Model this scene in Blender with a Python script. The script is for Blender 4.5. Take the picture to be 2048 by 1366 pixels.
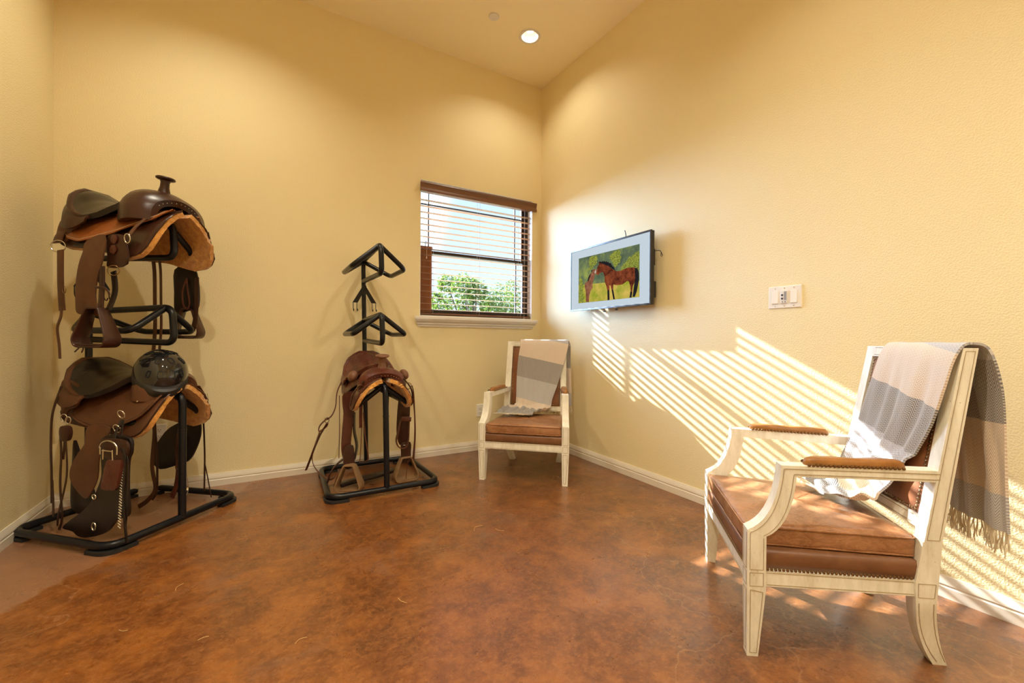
import bpy, bmesh, math, random
from math import sin, cos, pi, radians
from mathutils import Vector, Matrix
from mathutils.geometry import tessellate_polygon
random.seed(7)
S = bpy.context.scene
for o in list(bpy.data.objects): bpy.data.objects.remove(o)
COL = S.collection

# ---------------------------------------------------------------- camera
F_PX, YAW, PITCH, ROLL = 846.5, 0.52383, -0.0046, -0.00765
cam_d = bpy.data.cameras.new('camera'); cam = bpy.data.objects.new('camera', cam_d); COL.objects.link(cam)
fw = Vector((sin(YAW)*cos(PITCH), cos(YAW)*cos(PITCH), sin(PITCH)))
rt = Vector((cos(YAW), -sin(YAW), 0)); up = rt.cross(fw)
r2 = rt*cos(ROLL)-up*sin(ROLL); u2 = rt*sin(ROLL)+up*cos(ROLL)
cam.matrix_world = Matrix(((r2.x,u2.x,-fw.x,0),(r2.y,u2.y,-fw.y,0),(r2.z,u2.z,-fw.z,1.0),(0,0,0,1)))
cam_d.sensor_width = 36; cam_d.sensor_fit = 'HORIZONTAL'; cam_d.lens = 36*F_PX/2048
cam_d.clip_start = 0.02; cam_d.clip_end = 300
S.camera = cam

# ---------------------------------------------------------------- world, sun, exposure
S.view_settings.view_transform = 'Standard'
S.view_settings.look = 'None'
S.view_settings.gamma = 1.0
S.view_settings.use_curve_mapping = False
S.view_settings.exposure = 0.0
S.cycles.max_bounces = 14
S.cycles.diffuse_bounces = 8
S.cycles.transparent_max_bounces = 16
S.cycles.sample_clamp_indirect = 8
LAMP_POWER = 21.0
SKY_STRENGTH = 1.5
SKY_FILL_STRENGTH = 52.0
SUN_STRENGTH = 33.0
LAMP_COLOR = (1.0, 0.92, 0.73)
w = bpy.data.worlds.new('sky'); S.world = w; w.use_nodes = True
nt = w.node_tree; nt.nodes.clear()
out = nt.nodes.new('ShaderNodeOutputWorld'); bg = nt.nodes.new('ShaderNodeBackground')
tc = nt.nodes.new('ShaderNodeTexCoord'); sp = nt.nodes.new('ShaderNodeSeparateXYZ'); cr = nt.nodes.new('ShaderNodeValToRGB')
cr.color_ramp.elements[0].position = 0.0; cr.color_ramp.elements[0].color = (0.72,0.84,1.0,1)
cr.color_ramp.elements[1].position = 0.7; cr.color_ramp.elements[1].color = (0.34,0.56,1.0,1)
nt.links.new(tc.outputs['Generated'], sp.inputs[0]); nt.links.new(sp.outputs['Z'], cr.inputs[0])
SUN_DIR = Vector((1.0,-5.4,-3.02)).normalized()
SKY_FILL_DIR = Vector((-0.62,1.0,0.42)).normalized()        # bright sky lobe added out of view to the left, lighting the right wall
dp = nt.nodes.new('ShaderNodeVectorMath'); dp.operation = 'DOT_PRODUCT'; dp.inputs[1].default_value = SKY_FILL_DIR
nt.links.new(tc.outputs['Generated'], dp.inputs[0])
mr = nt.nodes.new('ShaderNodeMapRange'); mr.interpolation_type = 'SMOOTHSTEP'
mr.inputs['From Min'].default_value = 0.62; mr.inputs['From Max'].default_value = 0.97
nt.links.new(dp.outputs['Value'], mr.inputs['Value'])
st_ = nt.nodes.new('ShaderNodeMapRange'); st_.inputs['To Min'].default_value = SKY_STRENGTH; st_.inputs['To Max'].default_value = SKY_FILL_STRENGTH
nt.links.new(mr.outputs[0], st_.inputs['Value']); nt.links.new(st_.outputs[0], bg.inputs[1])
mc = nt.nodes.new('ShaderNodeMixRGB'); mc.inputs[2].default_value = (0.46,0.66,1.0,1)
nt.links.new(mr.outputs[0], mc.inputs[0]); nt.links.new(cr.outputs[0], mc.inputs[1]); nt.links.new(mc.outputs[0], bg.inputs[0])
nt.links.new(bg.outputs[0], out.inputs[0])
sd = bpy.data.lights.new('sun','SUN'); sun = bpy.data.objects.new('sun', sd); COL.objects.link(sun)
sd.energy = SUN_STRENGTH; sd.angle = radians(0.5); sd.color = (1.0,0.98,0.97)
sun.rotation_euler = SUN_DIR.to_track_quat('-Z','Y').to_euler()
sun.location = (0, 12, 8)

# ---------------------------------------------------------------- materials
def mat(name, color, rough=0.5, metal=0.0, **kw):
    m = bpy.data.materials.new(name); m.use_nodes = True
    b = m.node_tree.nodes['Principled BSDF']
    b.inputs['Base Color'].default_value = (*color,1); b.inputs['Roughness'].default_value = rough
    b.inputs['Metallic'].default_value = metal
    for k,v in kw.items(): b.inputs[k].default_value = v
    return m
class N:
    def __init__(s, m): s.m=m; s.t=m.node_tree; s.b=s.t.nodes['Principled BSDF']
    def node(s, typ, **kw):
        n = s.t.nodes.new(typ)
        for k,v in kw.items(): setattr(n,k,v)
        return n
    def link(s,a,b): s.t.links.new(a,b)
    def coord(s, which='Object'):
        return s.node('ShaderNodeTexCoord').outputs[which]
    def noise(s, vec, scale, detail=4, rough=0.55, dist=0.0):
        n = s.node('ShaderNodeTexNoise'); n.inputs['Scale'].default_value=scale; n.inputs['Detail'].default_value=detail
        n.inputs['Roughness'].default_value=rough; n.inputs['Distortion'].default_value=dist
        if vec is not None: s.link(vec,n.inputs['Vector'])
        return n.outputs['Fac']
    def mapping(s, vec, scale=(1,1,1), loc=(0,0,0)):
        n=s.node('ShaderNodeMapping'); n.inputs['Scale'].default_value=scale; n.inputs['Location'].default_value=loc; s.link(vec,n.inputs['Vector']); return n.outputs[0]
    def ramp(s, fac, stops):
        n=s.node('ShaderNodeValToRGB'); e=n.color_ramp.elements
        while len(e)<len(stops): e.new(0.5)
        for el,(p,c) in zip(e,stops): el.position=p; el.color=(*c,1) if len(c)==3 else c
        s.link(fac,n.inputs[0]); return n.outputs[0]
    def mix(s, fac, a, b, mode='MIX'):
        n=s.node('ShaderNodeMixRGB'); n.blend_type=mode
        for i,v in ((0,fac),(1,a),(2,b)):
            if isinstance(v,(int,float)): n.inputs[i].default_value=v
            elif isinstance(v,tuple): n.inputs[i].default_value=(*v,1)
            else: s.link(v,n.inputs[i])
        return n.outputs[0]
    def math(s, op, a, b=None):
        n=s.node('ShaderNodeMath'); n.operation=op
        for i,v in ((0,a),(1,b)):
            if v is None: continue
            if isinstance(v,(int,float)): n.inputs[i].default_value=v
            else: s.link(v,n.inputs[i])
        return n.outputs[0]
    def bump(s, h, strength=0.3, dist=0.01):
        n=s.node('ShaderNodeBump'); n.inputs['Strength'].default_value=strength; n.inputs['Distance'].default_value=dist
        s.link(h,n.inputs['Height']); s.link(n.outputs[0], s.b.inputs['Normal'])
    def color(s, c): s.link(c, s.b.inputs['Base Color'])
    def rough(s, c): s.link(c, s.b.inputs['Roughness'])

def wall_material(name, color, bump=0.28):
    m = mat(name, color, 0.55); n = N(m); c = n.coord()
    v = n.noise(c, 2.2, 3); n.color(n.mix(n.math('MULTIPLY', v, 0.12), color, tuple(x*0.85 for x in color)))
    a = n.noise(c, 150, 3, 0.6); b = n.ramp(a, [(0.42,(0,0,0)),(0.62,(1,1,1))]); n.bump(b, bump, 0.004)
    return m
WALL_C = (0.82,0.71,0.43)
M_wall = wall_material('plaster_wall', WALL_C)
M_ceil = wall_material('plaster_ceiling', (0.93,0.84,0.60), 0.2)
M_trim = mat('cream_trim_paint', (0.72,0.66,0.56), 0.35)
M_baffle = mat('lamp_baffle_paint', (0.30,0.27,0.23), 0.5)
M_sill = mat('white_sill_paint', (0.72,0.70,0.68), 0.35)
M_white = mat('white_plastic', (0.80,0.77,0.71), 0.35)
M_button = mat('dark_button', (0.05,0.05,0.06), 0.4)
M_greyplastic = mat('grey_plastic', (0.30,0.30,0.32), 0.4)
M_black = mat('black_powder_coat', (0.004,0.005,0.008), 0.30, **{'Specular IOR Level':0.35})
M_rubber = mat('black_rubber', (0.012,0.012,0.012), 0.6)
M_chrome = mat('nickel_hardware', (0.62,0.58,0.50), 0.25, 1.0)
M_brass = mat('antique_brass_nails', (0.22,0.13,0.06), 0.35, 0.9)
M_frame_dark = mat('dark_bronze_window_frame', (0.030,0.018,0.012), 0.4)
M_bar = mat('grey_window_grille', (0.06,0.07,0.08), 0.5)
M_tvframe = mat('dark_bezel', (0.02,0.02,0.022), 0.25)
M_cord = mat('pale_cord', (0.62,0.58,0.52), 0.7)
M_helmet = mat('gloss_black_shell', (0.010,0.010,0.011), 0.07, **{'Coat Weight':0.6})
M_visor = mat('matte_black_rim', (0.018,0.017,0.017), 0.5)
M_vent = mat('helmet_vent_foam', (0.003,0.003,0.003), 0.8)

PATCH = 2.03
def floor_material():
    m = mat('stained_concrete', (0.3,0.1,0.03), 0.3, **{'Coat Weight':0.35,'Coat Roughness':0.2}); n = N(m); c = n.coord()
    big = n.noise(c, 0.9, 5, 0.6, 0.6); mid = n.noise(c, 4.5, 7, 0.65, 0.4); fine = n.noise(c, 60, 4, 0.75)
    sepx = n.node('ShaderNodeSeparateXYZ'); n.link(c, sepx.inputs[0])
    # stain orange to the left, browner to the right; partly light painted in
    s = n.math('ADD', n.math('MULTIPLY', sepx.outputs['X'], 0.17), n.math('MULTIPLY', big, 0.9))
    a = n.ramp(s, [(0.28,(0.240,0.072,0.008)),(0.48,(0.155,0.046,0.009)),(0.75,(0.115,0.055,0.030))])
    b = n.ramp(mid, [(0.36,(0.045,0.012,0.002)),(0.49,(0.160,0.047,0.008)),(0.62,(0.38,0.130,0.020))])
    col = n.mix(0.45, a, b)
    sp = n.ramp(fine, [(0.50,(0,0,0)),(0.70,(1,1,1))])
    col = n.mix(n.math('MULTIPLY', sp, 0.50), col, (0.40,0.17,0.06))
    g2 = n.ramp(n.noise(c, 28, 5, 0.75), [(0.44,(0,0,0)),(0.60,(1,1,1))])
    col = n.mix(n.math('MULTIPLY', g2, 0.45), col, (0.29,0.110,0.028))
    dk = n.ramp(n.noise(c, 11, 6, 0.7), [(0.36,(1,1,1)),(0.52,(0,0,0))])
    col = n.mix(n.math('MULTIPLY', dk, 0.45), col, (0.085,0.024,0.007))
    gr = n.ramp(n.noise(n.mapping(c,(1,1,1),(4,2,0)), 2.6, 6, 0.7, 0.8), [(0.55,(0,0,0)),(0.72,(1,1,1))])
    col = n.mix(n.math('MULTIPLY', gr, 0.5), col, (0.17,0.10,0.070))
    # hairline cracks
    vo = n.node('ShaderNodeTexVoronoi', feature='DISTANCE_TO_EDGE'); vo.inputs['Scale'].default_value = 0.55
    wv = n.node('ShaderNodeVectorMath', operation='ADD'); nz = n.node('ShaderNodeTexNoise'); nz.inputs['Scale'].default_value = 2.0; nz.inputs['Detail'].default_value = 6
    n.link(c, nz.inputs['Vector']); n.link(c, wv.inputs[0]); n.link(nz.outputs['Color'], wv.inputs[1]); n.link(wv.outputs[0], vo.inputs['Vector'])
    ck = n.ramp(vo.outputs['Distance'], [(0.0,(1,1,1)),(0.0035,(0,0,0))])
    col = n.mix(n.math('MULTIPLY', ck, 0.35), col, (0.40,0.22,0.11))
    # dull pinkish unsealed patch by the left corner, with a wandering edge
    wob = n.math('MULTIPLY', n.noise(c, 5.0, 3), 0.22)
    e = n.math('ADD', n.math('ADD', n.math('MULTIPLY', sepx.outputs['X'], -0.85), n.math('MULTIPLY', sepx.outputs['Y'], 0.55)), wob)
    pm = n.ramp(n.math('SUBTRACT', e, PATCH), [(0.0,(0,0,0)),(0.02,(1,1,1))])
    col = n.mix(n.math('MULTIPLY', pm, 0.75), col, (0.29,0.150,0.085))
    n.color(col)
    n.rough(n.ramp(n.noise(c, 7, 5, 0.7), [(0.3,(0.24,)*3),(0.7,(0.40,)*3)]))
    n.bump(n.noise(c, 50, 5, 0.75), 0.40, 0.005)
    return m
M_floor = floor_material()

def leather(name, c1, c2, rough=0.42, scale=9, tool=0.0, coat=0.15, crease=0.0):
    m = mat(name, c1, rough, **{'Coat Weight':coat*.5,'Coat Roughness':0.3,'Specular IOR Level':0.35}); n = N(m); c = n.coord()
    f = n.noise(c, scale, 6, 0.65, 0.5); n.color(n.ramp(f, [(0.32,c1),(0.70,c2)]))
    g = n.noise(c, 160, 4, 0.6)
    if tool > 0:
        v = n.node('ShaderNodeTexVoronoi'); v.inputs['Scale'].default_value = 55; n.link(c, v.inputs['Vector'])
        h = n.math('ADD', n.math('MULTIPLY', g, 0.3), v.outputs['Distance']); n.bump(h, tool, 0.004)
    elif crease>0:
        w_ = n.noise(n.mapping(c,(1,1,2.2)), 16, 5, 0.6, 1.2); cr_ = n.math('ABSOLUTE', n.math('SUBTRACT', w_, 0.5))
        n.bump(n.math('ADD', n.math('MULTIPLY', g, 0.06), n.math('MULTIPLY', cr_, 2.2)), crease, 0.006)
        lt = n.ramp(cr_, [(0.0,(1,1,1)),(0.05,(0,0,0))]); base = n.ramp(f, [(0.32,c1),(0.70,c2)])
        n.color(n.mix(n.math("MULTIPLY", lt, 0.22), base, tuple(min(1,x*1.7) for x in c2)))
    else: n.bump(g, 0.15, 0.002)
    return m
M_cushion = leather('worn_tan_leather', (0.2024,0.0836,0.0326), (0.3784,0.1848,0.0880), 0.30, 7, crease=0.30)
M_seatbox = leather('tan_leather_band', (0.1350,0.0540,0.0225), (0.2025,0.0900,0.0413), 0.4, 9)
M_chairback = leather('brown_leather_back', (0.1700,0.0595,0.0238), (0.2380,0.0935,0.0382), 0.42, 6)
M_armpad = leather('caramel_leather_pad', (0.22,0.085,0.018), (0.34,0.145,0.035), 0.4, 14)
M_rd = leather('reddish_brown_leather', (0.075,0.022,0.011), (0.125,0.040,0.019), 0.38)
M_dk = leather('dark_brown_leather', (0.0303,0.0099,0.0050), (0.0550,0.0187,0.0094), 0.33)
M_mid = leather('mid_brown_leather', (0.0806,0.0298,0.0124), (0.1240,0.0484,0.0211), 0.42)
M_or = leather('orange_tan_leather', (0.2400,0.0680,0.0144), (0.3360,0.1120,0.0280), 0.36, 6)
M_red = leather('oxblood_tooled_leather', (0.0735,0.0154,0.0091), (0.1190,0.0315,0.0154), 0.3, 12, 0.5)
M_blk = leather('black_seat_leather', (0.0077,0.0054,0.0040), (0.0203,0.0135,0.0090), 0.28, 5, 0, 0.3)
M_vdk = leather('near_black_leather', (0.0072,0.0042,0.0036), (0.0180,0.0084,0.0054), 0.38)
M_tan = leather('light_tan_leather', (0.30,0.14,0.06), (0.40,0.20,0.09), 0.5)
M_rawhide = leather('rawhide_horn_wrap', (0.1280,0.0520,0.0280), (0.2240,0.1040,0.0560), 0.5, 20)
M_stirwood = leather('tan_stirrup_leather', (0.1800,0.0975,0.0450), (0.2700,0.1575,0.0750), 0.45)
def fleece_mat():
    m = mat('golden_fleece', (0.60,0.27,0.04), 0.95, **{'Sheen Weight':0.5}); n=N(m); c=n.coord()
    f=n.noise(c,40,5,0.7); n.color(n.ramp(f,[(0.3,(0.42,0.15,0.015)),(0.7,(0.74,0.38,0.08))])); n.bump(f,0.8,0.01); return m
M_fleece = fleece_mat()
def paint_mat():
    m = mat('distressed_white_paint', (0.70,0.64,0.50), 0.45); n=N(m); c=n.coord()
    a=n.noise(n.mapping(c,(1,1,0.25)),30,5,0.7); col=n.ramp(a,[(0.25,(0.56,0.51,0.40)),(0.42,(0.71,0.68,0.58)),(0.65,(0.82,0.80,0.71))])
    chips=n.ramp(n.noise(c,55,3,0.8),[(0.27,(1,1,1)),(0.31,(0,0,0))])
    n.color(n.mix(n.math('MULTIPLY',chips,0.6),col,(0.13,0.08,0.04))); n.bump(a,0.1,0.002); return m
M_paint = paint_mat()
M_glaze = mat('brown_glaze_line', (0.36,0.28,0.17), 0.6)
def wood_mat(name, c1, c2, axis='X'):
    m = mat(name, c1, 0.38); n=N(m); c=n.coord()
    sc = (1.5,30,30) if axis=='X' else (30,30,1.5)
    f=n.noise(n.mapping(c,sc),2.5,5,0.6,0.6); n.color(n.ramp(f,[(0.3,c1),(0.7,c2)])); return m
M_blind = wood_mat('walnut_blind_wood', (0.36,0.20,0.11), (0.48,0.29,0.17))
M_valance = wood_mat('walnut_valance_wood', (0.11,0.045,0.020), (0.19,0.080,0.035))
M_panelwood = wood_mat('reddish_wood_board', (0.25,0.085,0.035), (0.36,0.14,0.06), 'Z')
def glass_mat():
    m = bpy.data.materials.new('window_glass'); m.use_nodes=True; t=m.node_tree; t.nodes.clear()
    o=t.nodes.new('ShaderNodeOutputMaterial'); mx=t.nodes.new('ShaderNodeMixShader'); tr=t.nodes.new('ShaderNodeBsdfTransparent'); gl=t.nodes.new('ShaderNodeBsdfGlossy'); fr=t.nodes.new('ShaderNodeFresnel')
    tr.inputs[0].default_value=(0.95,0.97,0.97,1); gl.inputs['Roughness'].default_value=0.02; fr.inputs[0].default_value=1.3
    t.links.new(fr.outputs[0],mx.inputs[0]); t.links.new(tr.outputs[0],mx.inputs[1]); t.links.new(gl.outputs[0],mx.inputs[2]); t.links.new(mx.outputs[0],o.inputs[0]); return m
M_glass = glass_mat()
def emit_mat(name, color, s):
    m = bpy.data.materials.new(name); m.use_nodes=True; b=m.node_tree.nodes['Principled BSDF']
    b.inputs['Base Color'].default_value=(*color,1); b.inputs['Emission Color'].default_value=(*color,1); b.inputs['Emission Strength'].default_value=s; return m
M_bulb = emit_mat('lamp_glow', (1.0,0.86,0.66), 14)

def throw_mat():
    m = mat('herringbone_wool', (0.5,0.45,0.4), 0.95, **{'Sheen Weight':0.3}); n=N(m)
    uv = n.node('ShaderNodeUVMap').outputs[0]; sp=n.node('ShaderNodeSeparateXYZ'); n.link(uv,sp.inputs[0]); U=sp.outputs[0]; V=sp.outputs[1]
    # broad blocks along the length
    per = n.math('FRACT', n.math('DIVIDE', V, 0.51))
    r = n.node('ShaderNodeValToRGB'); r.color_ramp.interpolation='CONSTANT'; e=r.color_ramp.elements; e.new(0.5)
    for el,(p_,c_) in zip(e,[(0.0,(0.66,0.53,0.41)),(0.333,(0.14,0.138,0.150)),(0.666,(0.36,0.37,0.42))]): el.position=p_; el.color=(*c_,1)
    n.link(per, r.inputs[0])
    zig = n.math('ABSOLUTE', n.math('SUBTRACT', n.math('FRACT', n.math('DIVIDE', U, 0.026)), 0.5))
    h = n.math('FRACT', n.math('DIVIDE', n.math('ADD', V, n.math('MULTIPLY', zig, 0.034)), 0.0085))
    st = n.ramp(h, [(0.45,(0,0,0)),(0.55,(1,1,1))])
    light = n.mix(0.45, r.outputs[0], (0.80,0.74,0.66))
    dark = n.mix(1.0, r.outputs[0], (0.78,0.76,0.76), 'MULTIPLY')
    wv = n.noise(n.coord(), 9, 3); col = n.mix(st, dark, light)
    col = n.mix(n.math('MULTIPLY', wv, 0.15), col, (0.52,0.48,0.44))
    n.color(col); n.bump(n.math('ADD', st, n.noise(n.coord(), 220, 2)), 0.3, 0.002); return m
M_throw = throw_mat()
M_fringe = mat('cream_yarn', (0.66,0.58,0.44), 0.9)

# ---------------------------------------------------------------- mesh helpers
class MB:
    """collects vertices and faces of ONE mesh"""
    def __init__(s): s.v=[]; s.f=[]; s.mi=[]; s.uv={}
    def add(s, vs, fs, mi=0):
        b=len(s.v); s.v += [tuple(v) for v in vs]; s.f += [tuple(b+i for i in f) for f in fs]; s.mi += [mi]*len(fs)
    def box(s, x0,x1,y0,y1,z0,z1, mi=0):
        vs=[(x,y,z) for x in (x0,x1) for y in (y0,y1) for z in (z0,z1)]
        s.add(vs,[(0,1,3,2),(4,6,7,5),(0,4,5,1),(2,3,7,6),(0,2,6,4),(1,5,7,3)],mi)
    def grid(s, rows, closed_u=False, closed_v=False, mi=0, cap=False):
        n=len(rows); m=len(rows[0]); vs=[p for r in rows for p in r]; fs=[]
        for i in range(n if closed_v else n-1):
            for j in range(m if closed_u else m-1):
                a=i*m+j; b=i*m+(j+1)%m; c=((i+1)%n)*m+(j+1)%m; d=((i+1)%n)*m+j; fs.append((a,b,c,d))
        if cap: fs.append(tuple(range(m))[::-1]); fs.append(tuple((n-1)*m+j for j in range(m)))
        s.add(vs,fs,mi)
    def tube(s, pts, r, seg=12, closed=False, mi=0, cap=True):
        P=[Vector(p) for p in pts]; n=len(P); rr=r if isinstance(r,(list,tuple)) else [r]*n
        T=[]
        for i in range(n):
            if closed: t=P[(i+1)%n]-P[i-1]
            else: t=P[min(i+1,n-1)]-P[max(i-1,0)]
            T.append(t.normalized() if t.length>1e-9 else Vector((0,0,1)))
        ref=Vector((0,0,1)) if abs(T[0].z)<0.9 else Vector((1,0,0))
        nrm=(ref-T[0]*ref.dot(T[0])).normalized(); rows=[]
        for i in range(n):
            nrm=(nrm-T[i]*nrm.dot(T[i]));
            nrm=nrm.normalized() if nrm.length>1e-9 else T[i].orthogonal().normalized()
            bn=T[i].cross(nrm); rows.append([P[i]+(nrm*cos(2*pi*k/seg)+bn*sin(2*pi*k/seg))*rr[i] for k in range(seg)])
        s.grid(rows, True, closed, mi, cap and not closed)
    def ribbon(s, pts, width, thick, wdir, mi=0, closed=False):
        """flat strap along pts, its width along wdir"""
        P=[Vector(p) for p in pts]; n=len(P); rows=[]
        for i in range(n):
            t=(P[(i+1)%n]-P[i-1]) if closed else (P[min(i+1,n-1)]-P[max(i-1,0)])
            t=t.normalized(); wd=Vector(wdir[i] if isinstance(wdir,list) else wdir); wd=(wd-t*wd.dot(t)).normalized(); nn=t.cross(wd)
            w_=(width[i] if isinstance(width,list) else width)/2; h=thick/2
            rows.append([P[i]+wd*w_+nn*h*.6,P[i]+wd*w_*.9+nn*h,P[i]-wd*w_*.9+nn*h,P[i]-wd*w_+nn*h*.6,P[i]-wd*w_-nn*h*.6,P[i]-wd*w_*.9-nn*h,P[i]+wd*w_*.9-nn*h,P[i]+wd*w_-nn*h*.6])
        s.grid(rows, True, closed, mi, not closed)
    def sheet(s, rows, thick, mi=0, off=0.0):
        """thick sheet from a grid of points"""
        n=len(rows); m=len(rows[0]); R=[[Vector(p) for p in r] for r in rows]; top=[];bot=[]
        for i in range(n):
            a=[];b=[]
            for j in range(m):
                du=R[i][min(j+1,m-1)]-R[i][max(j-1,0)]; dv=R[min(i+1,n-1)][j]-R[max(i-1,0)][j]
                nn=du.cross(dv); nn=nn.normalized() if nn.length>1e-12 else Vector((0,0,1))
                a.append(R[i][j]+nn*(thick/2+off)); b.append(R[i][j]-nn*(thick/2-off))
            top.append(a); bot.append(b)
        vs=[p for r in top for p in r]+[p for r in bot for p in r]; o=n*m; fs=[]
        for i in range(n-1):
            for j in range(m-1):
                a=i*m+j; fs.append((a,a+1,a+m+1,a+m)); fs.append((o+a,o+a+m,o+a+m+1,o+a+1))
        for j in range(m-1):
            fs.append((j,o+j,o+j+1,j+1)); q=(n-1)*m+j; fs.append((q,q+1,o+q+1,o+q))
        for i in range(n-1):
            a=i*m; fs.append((a,a+m,o+a+m,o+a)); b=i*m+m-1; fs.append((b,o+b,o+b+m,b+m))
        s.add(vs,fs,mi)
    def prism(s, poly, fn, t0, t1, mi=0):
        """extrude a 2-D polygon; fn(u,v,t)->xyz"""
        n=len(poly); A=[fn(u,v,t0) for u,v in poly]; B=[fn(u,v,t1) for u,v in poly]
        tri=tessellate_polygon([[Vector((u,v,0)) for u,v in poly]])
        fs=[tuple(t) for t in tri]+[tuple(n+i for i in reversed(t)) for t in tri]+[(i,n+i,n+(i+1)%n,(i+1)%n) for i in range(n)]
        s.add(A+B,fs,mi)
    def puffplate(s, poly, fn, t, puff, rings=5, mi=0, both=True):
        """leather plate: outline poly (u,v), domed towards the middle; fn(u,v,h)"""
        n=len(poly); cx=sum(p[0] for p in poly)/n; cy=sum(p[1] for p in poly)/n
        def layer(k, sgn):
            f=1-k/rings; h=sgn*(t/2+puff*(1-f*f)**0.7)
            return [fn(cx+(u-cx)*f, cy+(v-cy)*f, h) for u,v in poly]
        seq=[layer(k,-1) for k in range(rings-1,-1,-1)]+[layer(k,1) for k in range(0,rings)]
        s.grid(seq, True, False, mi, True)
    def lathe(s, prof, seg=24, M=None, mi=0, cap=True, loop=False):
        rows=[[Vector((r*cos(2*pi*k/seg), r*sin(2*pi*k/seg), z)) for k in range(seg)] for r,z in prof]
        if M is not None: rows=[[M@p for p in r] for r in rows]
        s.grid(rows, True, loop, mi, cap and not loop)
    def ellipsoid(s, c, r, seg=20, rings=12, M=None, mi=0):
        rows=[]
        for i in range(rings+1):
            a=-pi/2+pi*i/rings; a=max(-pi/2+0.02,min(pi/2-0.02,a))
            rows.append([Vector((r[0]*cos(a)*cos(2*pi*k/seg), r[1]*cos(a)*sin(2*pi*k/seg), r[2]*sin(a))) for k in range(seg)])
        rows=[[(M@p if M is not None else p)+Vector(c) for p in q] for q in rows]
        s.grid(rows, True, False, mi, True)
    def slab(s, outline, layers, mi=0):
        """stack of scaled outlines: layers=[(inset,z)], inset shrinks the outline towards its centre (metres)"""
        n=len(outline); cx=sum(p[0] for p in outline)/n; cy=sum(p[1] for p in outline)/n; rows=[]
        for ins,z in layers:
            row=[]
            for u,v in outline:
                dx,dy=u-cx,v-cy; L=math.hypot(dx,dy); k=max(0.02,(L-ins)/L); zz=z(u,v) if callable(z) else z
                row.append((cx+dx*k, cy+dy*k, zz))
            rows.append(row)
        s.grid(rows, True, False, mi, True)
    def build(s, name, mats, parent=None, smooth=True, angle=35, bevel=0, xf=None, recalc=True):
        me=bpy.data.meshes.new(name); vs=s.v if xf is None else [tuple(xf(Vector(v))) for v in s.v]
        me.from_pydata(vs,[],s.f); 
        for m_ in (mats if isinstance(mats,(list,tuple)) else [mats]): me.materials.append(m_)
        for p_,i in zip(me.polygons,s.mi): p_.material_index=i
        if recalc:
            bm=bmesh.new(); bm.from_mesh(me); bmesh.ops.recalc_face_normals(bm,faces=bm.faces); bm.to_mesh(me); bm.free()
        if smooth:
            for p_ in me.polygons: p_.use_smooth=True
            me.set_sharp_from_angle(angle=radians(angle))
        o=bpy.data.objects.new(name,me); COL.objects.link(o)
        if bevel>0:
            md=o.modifiers.new('bevel','BEVEL'); md.width=bevel; md.segments=2; md.limit_method='ANGLE'; md.angle_limit=radians(40); md.harden_normals=False
        if parent is not None: o.parent=parent
        return o
def tag(o, label=None, cat=None, group=None, kind=None):
    if label: o['label']=label
    if cat: o['category']=cat
    if group: o['group']=group
    if kind: o['kind']=kind
    return o
def empty(name, loc, rz=0.0):
    o=bpy.data.objects.new(name,None); COL.objects.link(o); o.location=loc; o.rotation_euler=(0,0,rz); o.empty_display_size=0.1; return o
def fillet(pts, r, n=6, closed=False):
    P=[Vector(p) for p in pts]; out=[]; N_=len(P)
    for i in range(N_):
        if not closed and (i==0 or i==N_-1): out.append(P[i]); continue
        a=P[i-1]-P[i]; b=P[(i+1)%N_]-P[i]; ri=r[i] if isinstance(r,(list,tuple)) else r
        d=min(ri,a.length*0.49,b.length*0.49); p0=P[i]+a.normalized()*d; p2=P[i]+b.normalized()*d
        for k in range(n+1):
            t=k/n; out.append(p0*(1-t)**2+P[i]*2*t*(1-t)+p2*t*t)
    return out
def smoothline(pts, n=8):
    P=[Vector(p) for p in pts]; out=[]
    for i in range(len(P)-1):
        p0=P[max(i-1,0)];p1=P[i];p2=P[i+1];p3=P[min(i+2,len(P)-1)]
        for k in range(n):
            t=k/n; out.append(0.5*((2*p1)+(p2-p0)*t+(2*p0-5*p1+4*p2-p3)*t*t+(3*p1-p0-3*p2+p3)*t**3))
    out.append(P[-1]); return out
def smoothpoly(pts, n=4):
    P=[Vector((u,v,0)) for u,v in pts]; out=[]; m=len(P)
    for i in range(m):
        p0=P[i-1];p1=P[i];p2=P[(i+1)%m];p3=P[(i+2)%m]
        for k in range(n):
            t=k/n; q=0.5*((2*p1)+(p2-p0)*t+(2*p0-5*p1+4*p2-p3)*t*t+(3*p1-p0-3*p2+p3)*t**3); out.append((q.x,q.y))
    return out
def bez(a,c,b,n=8):
    return [((1-t)**2*a[0]+2*t*(1-t)*c[0]+t*t*b[0],(1-t)**2*a[1]+2*t*(1-t)*c[1]+t*t*b[1]) for t in [k/n for k in range(n+1)]]
def lerp(a,b,t): return a+(b-a)*t
def interp(x, xs, ys):
    if x<=xs[0]: return ys[0]
    for i in range(len(xs)-1):
        if x<=xs[i+1]:
            t=(x-xs[i])/(xs[i+1]-xs[i]); t=t*t*(3-2*t) if False else t; return lerp(ys[i],ys[i+1],t)
    return ys[-1]

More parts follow.
